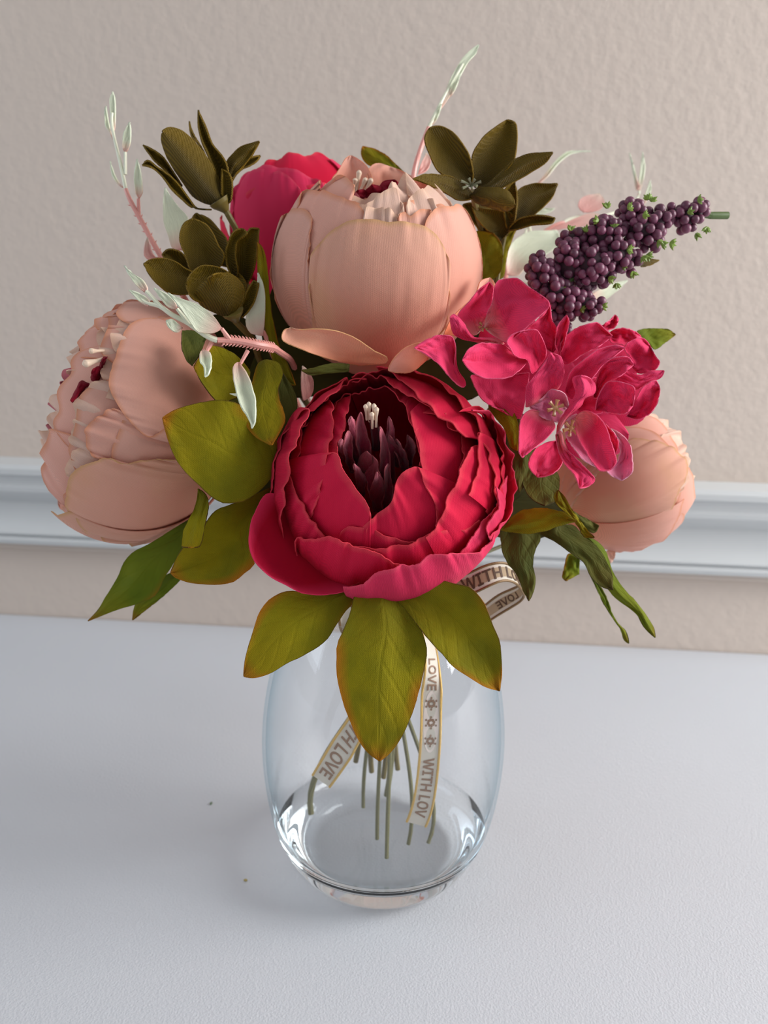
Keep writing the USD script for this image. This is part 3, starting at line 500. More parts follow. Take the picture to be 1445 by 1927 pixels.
# ------------------------------------------------------------------ right peach peony, behind
rp = thing('peony', 'smooth peach peony low on the right, behind the pink hydrangea', 'flower', loc=at(1170, 900, .345))
B = Ball(1168, 898, .345, .0335, .0315, (.80, .42, -.10))
R = lambda *p: zB(*p)
P = lambda rim, s, m_='peach_cloth', **k: petal(B, R(*rim), s, m_, rp, **k)
frills(B, rp, 'cream_cloth', [(22, 0, 6, 32, .80, .05, .05), (38, 25, 7, 36, .90, .03, .04)])
frills(B, rp, 'peach_cloth', [(52, 20, 6, 44, .955, .01, .01), (70, 60, 5, 52, .975, .01, .01)])
frills(B, rp, 'plum_cloth', [(14, 0, 5, 28, .5, .1, .08)])
P([(560,500),(600,420),(680,330),(800,180),(900,60),(1000,20),(1080,28),(1160,45),(1240,80),(1300,120),(1340,165),(1345,250),(1310,340),(1270,430),(1210,560),(1150,650),(1090,690),(960,750)], 1.0, 'peach_cloth_tinged', flare=.01, ruffle=.008, crease=.014)
P([(1330,430),(1300,520),(1270,590),(1220,680),(1150,725),(1050,770),(950,790),(860,792)], 1.02, flare=.01, ruffle=.01)
P([(1140,40),(1180,0),(1240,-30),(1300,-10),(1330,40),(1330,110)], .93, 'cream_cloth', flare=.04, ruffle=.04)
P([(1180,-60),(1230,-130),(1280,-110),(1310,-60),(1330,-10)], .90, 'cream_cloth', flare=.04, ruffle=.04)
P([(1290,120),(1340,140),(1352,200),(1350,260),(1350,320),(1320,370)], .97, 'cream_cloth', flare=.03, ruffle=.03)
sheet(R((800,780),(860,790),(855,830),(830,865),(800,850)), R((840,780))[0], R((820,862))[0], .335, .337, 'cream_cloth', rp)
stem(rp, B.base(), 6)
L(zB((75,640),(120,590),(180,530),(230,505),(350,490),(480,510),(595,582),(480,612),(360,652),(250,666),(150,656)), zB((90,615))[0], zB((593,582))[0], .272, .262, rp, 'leaf_cloth', fold=.004)
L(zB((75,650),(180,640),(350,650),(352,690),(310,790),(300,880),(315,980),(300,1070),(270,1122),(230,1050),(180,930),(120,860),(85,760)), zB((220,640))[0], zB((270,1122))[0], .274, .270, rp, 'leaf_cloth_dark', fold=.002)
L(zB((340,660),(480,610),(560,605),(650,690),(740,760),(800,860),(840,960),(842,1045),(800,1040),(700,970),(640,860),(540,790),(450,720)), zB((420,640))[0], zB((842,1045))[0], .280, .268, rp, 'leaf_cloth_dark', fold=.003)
L(zB((660,680),(750,730),(800,800),(830,900),(900,1020),(1000,1130),(1080,1240),(1130,1340),(1130,1372),(1060,1310),(1000,1210),(870,1110),(790,1020),(740,880),(680,760)), zB((670,690))[0], zB((1132,1370))[0], .286, .285, rp, 'leaf_cloth_fresh', fold=.003)
L(zB((470,370),(500,395),(570,510),(620,580),(670,640),(717,692),(660,695),(600,610),(540,540),(470,480),(440,420)), zB((455,390))[0], zB((715,692))[0], .276, .262, rp, 'leaf_cloth', fold=.001)
L(zB((560,500),(600,530),(680,570),(746,612),(710,662),(660,640),(590,600)), zB((570,520))[0], zB((745,614))[0], .288, .290, rp, 'leaf_cloth_dark')
L(zB((545,800),(615,830),(612,940),(525,987),(498,960),(510,900)), zB((590,800))[0], zB((522,985))[0], .295, .296, rp, 'leaf_cloth_fresh')
L(zB((690,950),(740,1000),(800,1100),(830,1190),(880,1280),(930,1330),(950,1412),(920,1390),(890,1310),(850,1250),(790,1160),(740,1060)), zB((700,950))[0], zB((948,1412))[0], .295, .300, rp, 'leaf_cloth_fresh', fold=.001)
L(zB((230,320),(380,180),(480,300),(470,420),(380,475),(290,430)), zB((360,200))[0], zB((350,470))[0], .288, .272, rp, 'leaf_cloth_dark')

# ------------------------------------------------------------------ crimson peony at the back
bp = thing('peony', 'crimson peony half hidden at the back, between the olive rosettes and the peach bud', 'flower', loc=at(560, 430, .345))
B = Ball(565, 440, .345, .0325, .033, (-.1, .95, .2))
frills(B, bp, 'crimson_cloth', [(28, 0, 6, 40, .78, .05, .05), (45, 30, 6, 42, .88, .04, .04), (62, 60, 6, 44, .95, .03, .03)])
P = lambda rim, s, m_='rose_cloth', **k: petal(B, rim, s, m_, bp, **k)
P([(470,560),(445,480),(436,420),(440,365),(460,332),(500,318),(540,330),(565,360),(560,410),(540,480)], 1.0, flare=.03, ruffle=.02, crease=.03)
P([(480,330),(505,305),(530,293),(570,290),(620,291),(665,300),(690,330),(680,380)], .97, 'crimson_cloth', flare=.04, ruffle=.03, crease=.03)
P([(450,345),(475,318),(510,312),(560,322),(600,340),(620,370)], .98, 'rose_cloth', flare=.04, ruffle=.03)
P([(620,300),(660,305),(690,340),(700,400),(690,470)], 1.0, flare=.03, ruffle=.03)
P([(396,404),(404,400),(414,408),(430,440),(450,500)], 1.05, 'crimson_cloth', flare=.03)
stem(bp, B.base(), 2)

# ------------------------------------------------------------------ pink hydrangea
hy = thing('hydrangea', 'hot pink hydrangea head with pale floret centres, right of the crimson peony', 'flower', loc=at(1010, 740, .28))
HM, HP = 'hydrangea_cloth', 'hydrangea_pale_cloth'
def floret(items, eye=None, label=None):
    fl = node(hy, 'floret', label)
    for o, b, t_, d1, d2, *kk in items:
        k_ = dict(kk[0]) if kk else {}
        k_.setdefault('m', HM if eye else 'hydrangea_deep_cloth')
        sheet(z4(*o), z4(b)[0], z4(t_)[0], d1, d2, k_.pop('m', HM), fl, **{**dict(cup=-.0035, wob=.0021, nt=34, nw=17, fray=1.0), **k_})
    if eye:
        x, y, d, r_ = eye; c = at(*z4((x, y))[0], d); v = [trimesh.creation.icosphere(2, r_*.55)]; v[0].apply_translation(c)
        for i in range(6):
            a = i*math.pi/3+.3; q = c + (RT*math.cos(a)+UP*math.sin(a))*r_*1.25 - fw*r_*.5
            vv, ff = tube([c, c*.5+q*.5-fw*r_*.1, q], [r_*.22, r_*.22, r_*.34], 6); v.append(trimesh.Trimesh(vv, ff, process=False))
        obj('eye', trimesh.util.concatenate(v), 'eye_plastic', fl, smooth=50)
floret([([(440,100),(460,70),(540,60),(600,100),(660,140),(708,190),(640,260),(560,330),(500,375),(440,345),(390,300),(400,240),(430,170)], (400,315), (650,140), .262, .247, dict(cup=-.004)),
        ([(260,250),(320,170),(370,110),(415,80),(435,110),(430,170),(405,250),(370,315),(340,340),(300,300)], (370,320), (415,82), .262, .258),
        ([(225,250),(240,235),(290,280),(320,330),(350,350),(430,350),(490,380),(430,385),(350,370),(280,355),(235,320)], (440,368), (226,250), .256, .245, dict(cup=.003))], (385,295,.2610,.0014))
floret([([(50,400),(110,360),(180,335),(230,340),(252,400),(245,470),(270,530),(300,580),(290,592),(240,560),(180,490),(120,440)], (260,500), (52,402), .256, .242, dict(twist=.004)),
        ([(285,460),(310,410),(380,375),(470,380),(520,410),(550,450),(600,462),(560,510),(500,545),(420,550),(330,515)], (540,430), (300,480), .262, .244, dict(cup=-.005)),
        ([(500,370),(560,320),(640,310),(665,340),(692,420),(660,480),(620,525),(600,460),(540,440),(520,410)], (640,500), (600,318), .262, .250),
        ([(320,530),(500,540),(610,520),(590,650),(560,745),(480,700),(380,650)], (480,540), (500,720), .272, .266)])
floret([([(590,600),(630,540),(690,460),(710,422),(740,430),(762,442),(778,510),(760,580),(700,640),(650,665),(590,690)], (735,680), (720,425), .256, .245, dict(cup=-.002)),
        ([(568,745),(620,700),(680,720),(735,780),(700,830),(640,880),(575,932),(558,900),(560,800)], (740,700), (566,925), .256, .240, dict(cup=-.003)),
        ([(818,548),(860,533),(910,550),(932,590),(920,625),(880,640),(860,680),(830,705),(790,745),(755,800),(740,830),(745,780),(780,710),(815,660),(832,620)], (755,790), (840,540), .252, .240, dict(cup=.003)),
        ([(600,660),(660,650),(720,600),(780,620),(800,690),(740,760),(680,740),(620,700)], (735,690), (610,665), .256, .253, dict(m=HP))], (733,692,.2525,.0022))
floret([([(830,740),(880,703),(930,720),(980,780),(1010,870),(1032,950),(1000,992),(960,997),(920,960),(870,880),(840,820)], (835,760), (1000,990), .256, .242, dict(cup=-.005)),
        ([(738,820),(760,800),(780,870),(820,920),(880,980),(928,1040),(900,1070),(852,1080),(830,1020),(780,960),(750,900)], (750,815), (855,1078), .252, .240, dict(cup=-.002)),
        ([(940,740),(1000,790),(1042,860),(1020,925),(1000,880),(970,830),(930,760)], (945,745), (1025,915), .258, .252),
        ([(1000,790),(1070,830),(1105,890),(1112,990),(1060,1042),(1010,1022),(985,995),(1035,950),(1050,900),(1030,850)], (1000,800), (1070,1035), .262, .256, dict(m=HP)),
        ([(780,760),(840,720),(880,800),(930,880),(945,980),(880,950),(820,880),(785,820)], (800,770), (940,980), .264, .262, dict(m=HP))], (808,790,.2575,.0022))
floret([([(930,700),(960,600),(1000,560),(1080,570),(1122,600),(1112,680),(1060,722),(980,712)], (950,690), (1115,640), .258, .250, dict(cup=-.004)),
        ([(1080,730),(1130,640),(1160,590),(1220,556),(1242,600),(1232,660),(1190,722),(1130,747)], (1100,720), (1235,600), .266, .264),
        ([(1000,552),(1060,510),(1150,530),(1210,510),(1263,510),(1250,542),(1180,570),(1122,602),(1060,572)], (1010,560), (1260,512), .264, .262, dict(cup=.003, fold=-.002)),
        ([(920,640),(950,510),(1000,450),(1080,440),(1115,480),(1060,530),(980,575),(930,645)], (925,640), (1110,470), .262, .256)])
floret([([(1070,400),(1085,375),(1150,350),(1200,400),(1228,450),(1243,470),(1210,512),(1150,525),(1110,490),(1090,440)], (1085,480), (1205,400), .272, .272),
        ([(785,610),(800,530),(880,450),(960,400),(1040,385),(1072,400),(1010,450),(960,490),(920,540),(860,600),(820,650)], (800,620), (1065,395), .262, .256),
        ([(758,390),(790,340),(870,290),(930,275),(980,310),(1012,340),(950,390),(870,430),(790,480),(762,450)], (765,440), (1005,335), .270, .266),
        ([(950,300),(1000,265),(1025,238),(1042,265),(1022,300),(980,315)], (960,305), (1030,245), .272, .276),
        ([(990,330),(1060,303),(1140,330),(1152,350),(1085,385),(1010,375)], (1000,350), (1148,340), .276, .278)])
floret([([(735,380),(740,310),(770,260),(790,240),(802,270),(788,340),(772,400),(755,432)], (752,425), (790,242), .268, .264),
        ([(600,310),(640,270),(680,230),(712,188),(718,260),(752,320),(752,370),(722,422),(690,405),(650,340)], (715,415), (700,210), .270, .266),
        ([(840,620),(930,540),(990,600),(950,720),(880,720),(830,680)], (850,690), (970,580), .272, .268),
        ([(605,960),(650,880),(740,850),(770,950),(720,1012),(650,1027)], (740,860), (640,1020), .278, .270)])
for k_ in range(9):                                # deeper petals that close the head
    x, y = [(700,520),(820,470),(880,640),(1000,480),(1060,650),(640,430),(520,330),(930,820),(760,620)][k_]
    if k_ % 3 == 0: fl = node(hy, 'floret')
    sheet(z4(*[(x+150*math.cos(a)*(1+.12*math.sin(3*a+k_)), y+130*math.sin(a)) for a in np.linspace(0, 6.283, 14)[:-1]]), z4((x-150, y))[0], z4((x+150, y))[0], .284, .280, 'hydrangea_deep_cloth', fl, cup=.004, nt=14, nw=9)
L(z4((410,680),(480,663),(530,700),(557,790),(550,900),(520,885),(490,800),(430,720)), z4((440,680))[0], z4((540,890))[0], .270, .262, hy, 'leaf_cloth')
L(z4((1130,320),(1200,303),(1280,308),(1318,335),(1270,372),(1220,407),(1190,385),(1140,360)), z4((1140,350))[0], z4((1317,335))[0], .300, .305, hy, 'leaf_cloth_fresh')
L(z4((500,760),(560,700),(640,880),(620,1000),(560,1100),(520,1000)), z4((570,720))[0], z4((560,1095))[0], .286, .280, hy, 'leaf_cloth_dark')
stem(hy, at(1000, 790, .30), 5)
obj('leaf_stalk', px_tube([z4((1150,355))[0]+(.3005,), (1130,680,.300), (1060,730,.300), (1000,790,.300)], [.0006,.0008,.0009,.001], n=6), 'stem_green', hy)
# ------------------------------------------------------------------ dark olive leaf rosettes
OL = 'olive_cloth'
def rosette(label, zf, items, stem_px, end, d0, eye=None, calyx=None):
    t = thing('leaf_rosette', label, 'foliage', loc=at(*zf(items[0][1])[0], d0))
    for o, b, t_, d1, d2, *kk in items:
        sheet(zf(*o), zf(b)[0], zf(t_)[0], d1, d2, OL, t, name='leaf', **{**dict(cup=-.0025, wob=.0005, nt=26, nw=13, thick=.0006, fray=.4), **(kk[0] if kk else {})})
    pts = [at(*zf(p[:2])[0], p[2]) for p in stem_px]
    if eye:
        for i in range(7):
            a = i*.9+.2; c = at(*zf(eye[:2])[0], eye[2]); q = c + (RT*math.cos(a)+UP*math.sin(a)*.7)*.0035*(1+.3*math.sin(i*5)) - fw*.003
            obj('stamen', tube([c, c*.5+q*.5-fw*.0008, q], [.0004, .00035, .0006], 6), 'rosette_eye', t)
    if calyx:
        c, q = at(*zf(calyx[:2])[0], calyx[2]), at(*zf(calyx[3:5])[0], calyx[5])
        obj('calyx', tube([c, c*.7+q*.3, c*.35+q*.65, q], [.0012, .0022, .0036, .0042], 10), 'stem_olive', t, smooth=True)
    k_ = stem_no[0]; stem_no[0] += 1; ang = k_*2.4; nk = NECK + np.array([.005*math.cos(ang), .005*math.sin(ang), 0]); e = ENDS[end]; s = pts[-1]
    mid = s*.4+nk*.6; mid[2] = (s[2]+nk[2])/2
    obj('stem', tube(dense(pts + [mid, nk, nk*.5+e*.5, e], 48), .0012, 8, False), 'stem_olive', t)
    return t
rosette('upper left dark olive cloth rosette, its pointed petals spread against the wall', z5, [
    ([(470,380),(478,330),(530,303),(600,320),(680,380),(750,460),(810,540),(860,640),(905,740),(925,830),(880,862),(800,850),(700,800),(640,720),(560,600),(500,490)], (885,858), (480,322), .284, .274, dict(cup=.004)),
    ([(338,430),(420,468),(490,525),(540,600),(620,720),(600,730),(500,612),(430,552),(380,490)], (620,728), (338,432), .288, .284),
    ([(333,575),(372,538),(440,588),(520,638),(600,718),(660,800),(740,888),(830,892),(700,880),(620,820),(540,745),(480,660),(400,592)], (825,888), (334,572), .286, .280),
    ([(735,178),(748,210),(790,300),(840,430),(900,500),(942,580),(952,660),(915,810),(860,640),(810,520),(758,400),(733,270)], (915,800), (735,180), .290, .288, dict(fold=-.003)),
    ([(670,258),(680,300),(705,360),(735,410),(770,470),(800,540),(740,430),(680,350)], (795,530), (670,260), .294, .298),
    ([(1172,404),(1150,452),(1100,530),(1050,590),(990,650),(958,700),(930,620),(930,560),(970,500),(1040,440),(1110,414)], (945,690), (1170,405), .290, .286, dict(fold=.003)),
    ([(1178,505),(1165,532),(1100,580),(1050,602),(1000,650),(960,740),(960,660),(1000,590),(1080,530)], (962,735), (1176,507), .294, .296),
    ([(900,600),(960,640),(980,720),(970,820),(930,860),(900,780)], (930,855), (930,610), .286, .284)],
    [(890,830,.2865), (930,900,.287), (985,990,.289), (1010,1060,.292), (1050,1300,.295)], 7, .286, calyx=(935,905,.287,880,820,.285))
rosette('lower left dark olive cloth rosette of rounded petals, just above the cream twig', z5, [
    ([(690,950),(720,918),(800,950),(880,1030),(940,1110),(955,1210),(940,1300),(840,1260),(770,1100)], (920,1280), (705,925), .292, .292),
    ([(475,1215),(530,1173),(600,1190),(650,1240),(720,1340),(640,1340),(540,1290)], (720,1345), (480,1212), .290, .286),
    ([(598,1090),(630,990),(690,958),(780,990),(840,1060),(880,1150),(922,1220),(900,1290),(800,1330),(690,1335),(640,1220)], (850,1330), (690,960), .282, .276),
    ([(1000,1130),(1080,1060),(1110,1024),(1168,1028),(1162,1140),(1142,1280),(1100,1400),(1060,1450),(1020,1340),(995,1220)], (1050,1460), (1150,1028), .286, .284, dict(fold=-.003)),
    ([(928,1215),(950,1120),(1000,1040),(1050,1028),(1085,1060),(1010,1130),(1000,1220),(1020,1330),(1000,1400),(940,1290)], (1010,1410), (1050,1032), .282, .278),
    ([(344,1280),(380,1250),(470,1238),(560,1258),(640,1310),(700,1350),(700,1420),(690,1490),(620,1502),(540,1492),(440,1422),(380,1352)], (720,1440), (346,1285), .280, .270),
    ([(648,1420),(690,1340),(780,1288),(870,1300),(960,1350),(1000,1420),(900,1500),(780,1560),(705,1540),(665,1490)], (960,1500), (660,1400), .276, .266),
    ([(714,1490),(760,1420),(840,1358),(930,1343),(1010,1380),(1062,1470),(1052,1540),(1000,1612),(940,1662),(840,1622),(750,1572)], (970,1645), (800,1385), .272, .260, dict(cup=.004)),
    ([(1050,1560),(1080,1480),(1130,1400),(1167,1418),(1142,1530),(1082,1632),(1040,1668),(1010,1640)], (1030,1660), (1140,1405), .276, .274),
    ([(850,1400),(1000,1330),(1080,1440),(1040,1560),(960,1600),(880,1500)], (970,1590), (980,1350), .284, .282)],
    [(980,1600,.276), (1000,1690,.278), (1110,1800,.284), (1150,1900,.29)], 8, .276, calyx=(1005,1690,.2765,975,1610,.273))
rosette('upper right dark olive cloth rosette, open toward the viewer with pale bits at its centre', z6, [
    ([(88,410),(110,363),(150,354),(200,374),(250,430),(282,490),(295,560),(285,610),(220,582),(150,552),(110,480)], (285,608), (130,360), .293, .286, dict(cup=-.003)),
    ([(288,500),(330,410),(390,358),(440,329),(477,345),(482,400),(472,490),(420,560),(360,610),(300,615),(288,570)], (295,612), (450,332), .294, .292, dict(cup=-.004)),
    ([(300,625),(360,595),(420,540),(480,490),(560,467),(632,467),(612,502),(540,552),(470,592),(400,625),(330,640)], (300,625), (630,470), .291, .284, dict(fold=.004)),
    ([(38,580),(100,558),(180,563),(240,588),(275,618),(292,662),(240,672),(180,642),(110,607)], (288,640), (40,580), .290, .278, dict(fold=.003)),
    ([(280,650),(340,618),(400,618),(450,640),(472,692),(430,717),(370,702),(310,682)], (285,645), (465,700), .289, .278, dict(cup=.004))],
    [(290,630,.294), (310,720,.300), (330,820,.306), (350,1000,.31)], 9, .292, eye=(285,612,.2885))
rosette('second dark olive cloth rosette on the right, tucked low behind the open one', z6, [
    ([(455,780),(470,700),(482,630),(560,598),(652,600),(640,642),(600,692),(540,742),(490,770)], (455,780), (645,605), .304, .300, dict(fold=.002)),
    ([(440,800),(500,745),(570,734),(642,746),(630,767),(540,777),(480,795)], (445,795), (640,752), .302, .296),
    ([(290,700),(380,708),(450,720),(475,760),(440,815),(410,842),(350,795),(305,740)], (420,830), (300,705), .305, .298),
    ([(418,650),(470,590),(482,660),(475,740),(440,800),(425,730)], (440,800), (470,600), .302, .298),
    ([(250,690),(300,680),(350,760),(400,840),(360,830),(300,770)], (390,838), (255,690), .306, .304),
    ([(300,690),(420,640),(480,720),(440,820),(360,800)], (410,815), (380,670), .310, .309)],
    [(430,790,.304), (420,850,.307), (400,950,.31), (390,1050,.312)], 10, .304)

# ------------------------------------------------------------------ purple berry spike
bs = thing('berry_spike', 'spike of dusky purple beads with small green bracts, pointing out to the right', 'foliage', loc=at(1150, 480, .29))
axis_px = [z6((600,1150))[0], z6((760,950))[0], z6((950,800))[0], z6((1150,730))[0], z6((1300,735))[0], z6((1378,735))[0]]
axis_d = [.285, .287, .290, .293, .296, .298]
axp = [at(x, y, d) for (x, y), d in zip(axis_px, axis_d)]
obj('stem', tube(axp[:5], .0013, 8), 'spike_green', bs)
obj('spike_tip', tube([axp[4]*1.15-axp[3]*.15, axp[4], axp[4]*.5+axp[5]*.5, axp[5]*.97+axp[4]*.03, axp[5]], [.0011, .0013, .0014, .0014, .0009], 10), 'spike_green', bs, smooth=40)
lobes = [(575,985,.285,62,92), (640,1060,.284,70,70), (720,850,.289,72,62), (700,940,.286,76,92), (800,960,.286,100,92), (850,820,.288,88,80), (900,900,.287,82,80), (965,720,.290,66,56), (1010,800,.289,86,66), (960,930,.289,50,62), (1070,760,.291,64,66), (1150,725,.292,50,45), (1200,745,.293,52,70), (1245,720,.294,50,62),
         (690,1110,.284,70,72), (770,1120,.285,76,62), (660,1170,.286,48,40), (700,1215,.287,26,36), (835,1105,.285,24,24), (1050,850,.289,50,50)]
lobes = [(a, b, d, w_*1.08, h_*1.08) for a, b, d, w_, h_ in lobes]; cent = []; rb = .0018
tries = 0
def lobe_r(w_, h_, d): return np.array([w_, h_, (w_+h_)/2])/2.2578*d/FPX
while len(cent) < 296 and tries < 90000:
    tries += 1; lx, ly, ld, w_, h_ = lobes[rng.integers(len(lobes))]
    n = unit(rng.normal(size=3))
    if n[2] > .75: continue
    rr = np.maximum(lobe_r(w_, h_, ld)-rb*.9*(1 if rng.random() < .8 else 1.8), .0003); c = at(*z6((lx, ly))[0], ld) + RT*n[0]*rr[0] + UP*n[1]*rr[1] + fw*n[2]*rr[2]
    inside = False
    for (ax_, ay_, ad_, aw_, ah_) in lobes:
        v = c - at(*z6((ax_, ay_))[0], ad_); r3 = np.maximum(lobe_r(aw_, ah_, ad_)-rb*1.6, .0002)
        if (v@RT/r3[0])**2+(v@UP/r3[1])**2+(v@fw/r3[2])**2 < .8: inside = True; break
    if inside or any(np.sum((c-q)**2) < (rb*1.55)**2 for q in cent): continue
    cent.append(c)
ico = trimesh.creation.icosphere(2, 1.0)
cores = []
for lx, ly, ld, w_, h_ in lobes:
    rr = np.maximum(lobe_r(w_, h_, ld)-rb*1.5, .0006); cores.append(trimesh.Trimesh(at(*z6((lx, ly))[0], ld) + ico.vertices[:, [0]]*rr[0]*RT + ico.vertices[:, [1]]*rr[1]*UP + ico.vertices[:, [2]]*rr[2]*fw, ico.faces, process=False))
obj('core', trimesh.util.concatenate(cores), 'berry_core', bs, smooth=True)
for c in cent:
    k_ = rb*rng.uniform(.86, 1.12); obj('berry', (ico.vertices*k_+c, ico.faces), 'berry_skin', bs, smooth=True)
for x, y, dx, dy in ((1035,655,-3,-12),(1060,660,10,-14),(862,690,-2,-14),(808,755,-18,-4),(708,785,0,-14),(775,790,2,-14),(1265,665,16,-8),(1220,720,14,-4),(1285,800,-2,16),(1250,825,8,14),(1110,860,16,4),(1140,855,10,2),(1045,910,16,4),(1020,920,8,10),(975,990,4,16),(905,1040,2,16),(880,1005,10,6),(960,880,12,0),(855,1125,14,4),(665,1045,8,-6),(800,970,8,-4),(1090,850,10,8),(890,775,4,-8),(960,700,8,-6),(1025,735,10,-2),(940,950,12,4),(760,1135,10,2),(650,1080,8,-12)):
    a0 = math.atan2(dy, dx); ln = (15+4*rng.random())/2.2578*1.5*.285/FPX
    c = at(*z6((x-dx*.9, y-dy*.9))[0], .281+.003*rng.random()); vs = []
    for i in range(5):
        a = a0 + (i-2)*.42; q = c + (RT*math.cos(a) - UP*math.sin(a))*ln*(1+.15*math.sin(i*9+x)) + fw*rng.uniform(-.0012, .0012)
        vv, ff = tube([c, c*.45+q*.55, q], [.0005, .0006, .0001], 5); vs.append(trimesh.Trimesh(vv, ff, process=False))
    obj('bract', trimesh.util.concatenate(vs), 'bract_green', bs)
s = axp[0]; nk = NECK+np.array([.004, .003, 0]); e = ENDS[12]; mid = s*.4+nk*.6; mid[2] = (s[2]+nk[2])/2
obj('stem', tube(dense([s, mid, nk, nk*.5+e*.5, e], 40), .0012, 8, False), 'stem_green', bs)
sheet(z6((1000,940),(1050,918),(1085,925),(1050,945),(1010,955)), z6((1005,945))[0], z6((1083,925))[0], .300, .304, OL, bs, name='leaf', nt=14, nw=7)

# ------------------------------------------------------------------ cream and pink plastic twigs
def twig(label, stem_pts, leaves, zf, cream_from=.5, end=None, barbs=0, r=.0012):
    t = thing('twig', label, 'foliage', loc=at(*stem_pts[0]))
    pts = np.array([at(*p) for p in stem_pts]); n = len(pts); c = max(2, int(round(n*cream_from)))
    rr = np.linspace(r, r*.45, n)
    obj('stem', tube(pts[:c], rr[:c], 8), 'twig_pink', t)
    lo = pts[0]*.5+NECK*.5; lo[:2] = pts[0][:2]*.4+NECK[:2]*.6
    dv = unit(pts[0]-pts[1]); b1, b2 = pts[0]+dv*.004+fw*.006, pts[0]+dv*.006+fw*.026; lo = b2*.5+NECK*.5+fw*.006
    obj('stem', tube(dense([pts[0], b1, b2, lo, NECK+np.array([.003, .004, 0])], 40), r*.9, 7, False), 'twig_pink', t)
    if c < n: obj('stem', tube(pts[c-1:], rr[c-1:], 8), 'twig_cream', t, label='cream end of the twig')
    for o, b, t_, d1, d2, *kk in leaves:
        k_ = dict(kk[0]) if kk else {}; st = k_.pop('stalk', None)
        sheet(zf(*o), zf(b)[0], zf(t_)[0], d1, d2, k_.pop('m', 'twig_leaf'), t, name='leaf', **{**dict(cup=-.001, fold=.0008, wob=.0003, fray=.25, nt=20, nw=9, thick=.0005), **k_})
        if st: obj('leaf_stalk', px_tube([zf(b)[0]+(d1,), zf(st[:2])[0]+(st[2],)], [r*.5, r*.6], n=6), 'twig_pink' if st[3:] else 'twig_cream', t)
    for i in range(barbs):
        k_ = int((i+.5)/barbs*(c-1)*6); L_ = dense(pts[:c], c*6); p = L_[min(k_, len(L_)-2)]; tg = unit(L_[min(k_+1, len(L_)-1)]-p); nn = unit(np.cross(tg, fw))*(1 if i % 2 else -1)
        obj('barb', tube([p, p+nn*r*.9+tg*r*.3, p+nn*r*1.35+tg*r*.7], [r*.3, r*.22, r*.06], 5), 'twig_pink', t)
    return t
S = lambda zf, *p: [zf(q[:2])[0]+(q[2],) for q in p]
twig('tall cream and pink twig standing up at the far left against the wall', S(z5, (620,1500,.300),(540,1340,.300),(470,1230,.298),(400,1110,.297),(320,960,.296),(255,840,.295),(215,745,.295),(185,600,.295),(155,470,.295),(125,340,.295),(118,200,.295)), [
    ([(122,48),(138,100),(142,200),(138,300),(125,340),(104,200),(98,110)], (128,335), (122,50), .295, .296),
    ([(74,150),(62,220),(70,290),(105,345),(125,390),(100,300),(84,220)], (122,385), (74,152), .296, .298),
    ([(244,265),(252,340),(250,400),(238,450),(212,482),(190,430),(200,350)], (212,480), (243,267), .294, .292, dict(stalk=(212,640,.295))),
    ([(104,545),(125,610),(155,680),(200,735),(150,700),(115,630)], (198,732), (104,547), .297, .300),
    ([(297,530),(325,640),(335,760),(308,815),(283,760),(275,660)], (305,812), (297,532), .294, .290, dict(stalk=(310,930,.296,1))),
    ([(372,1092),(348,1150),(345,1210),(385,1252),(440,1240),(405,1200),(388,1140)], (440,1235), (370,1095), .297, .294, dict(m='twig_leaf_pink')),
    ([(497,735),(540,800),(600,880),(662,955),(650,1080),(620,1180),(560,1180),(520,1080),(484,960),(482,840)], (610,1200), (496,740), .300, .304)], z5, .62, barbs=22)
twig('cream twig with serrated pink stem crossing the left peach peony', S(z5, (1290,1890,.262),(1240,1872,.258),(1150,1858,.254),(1050,1838,.252),(960,1828,.251),(870,1826,.250),(750,1765,.249),(640,1690,.248),(540,1640,.247),(450,1580,.247),(370,1560,.247),(320,1515,.247)), [
    ([(240,1470),(330,1500),(385,1550),(372,1582),(310,1545)], (380,1572), (245,1472), .247, .246),
    ([(205,1293),(270,1350),(340,1400),(372,1462),(352,1482),(290,1432),(240,1362)], (362,1475), (207,1295), .247, .250, dict(stalk=(480,1600,.247))),
    ([(418,1455),(500,1490),(570,1560),(585,1602),(530,1592),(470,1532)], (582,1600), (420,1456), .246, .246, dict(stalk=(670,1712,.248))),
    ([(518,1488),(620,1530),(730,1570),(830,1640),(903,1742),(830,1777),(740,1772),(680,1702),(610,1602)], (900,1742), (520,1490), .248, .241, dict(stalk=(965,1828,.251,1))),
    ([(505,1690),(540,1675),(580,1700),(620,1740),(575,1768),(530,1740)], (618,1742), (508,1692), .246, .244)], z5, .5, barbs=0, r=.0013)
tw = '/World/twig_001'
cc = dense(np.array([at(*p) for p in S(z5, (1290,1890,.262),(1240,1872,.258),(1150,1858,.254),(1050,1838,.252),(960,1828,.251),(870,1826,.250))]), 40)
for i in range(34):
    p = cc[min(i+2, 38)]; tg = unit(cc[min(i+3, 39)]-p); nn = unit(np.cross(tg, fw))*(1 if i % 2 else -1)
    obj('barb', tube([p, p+nn*.0013+tg*.0004, p+nn*.0019+tg*.0010], [.0005, .0004, .0001], 5), 'twig_pink', tw)
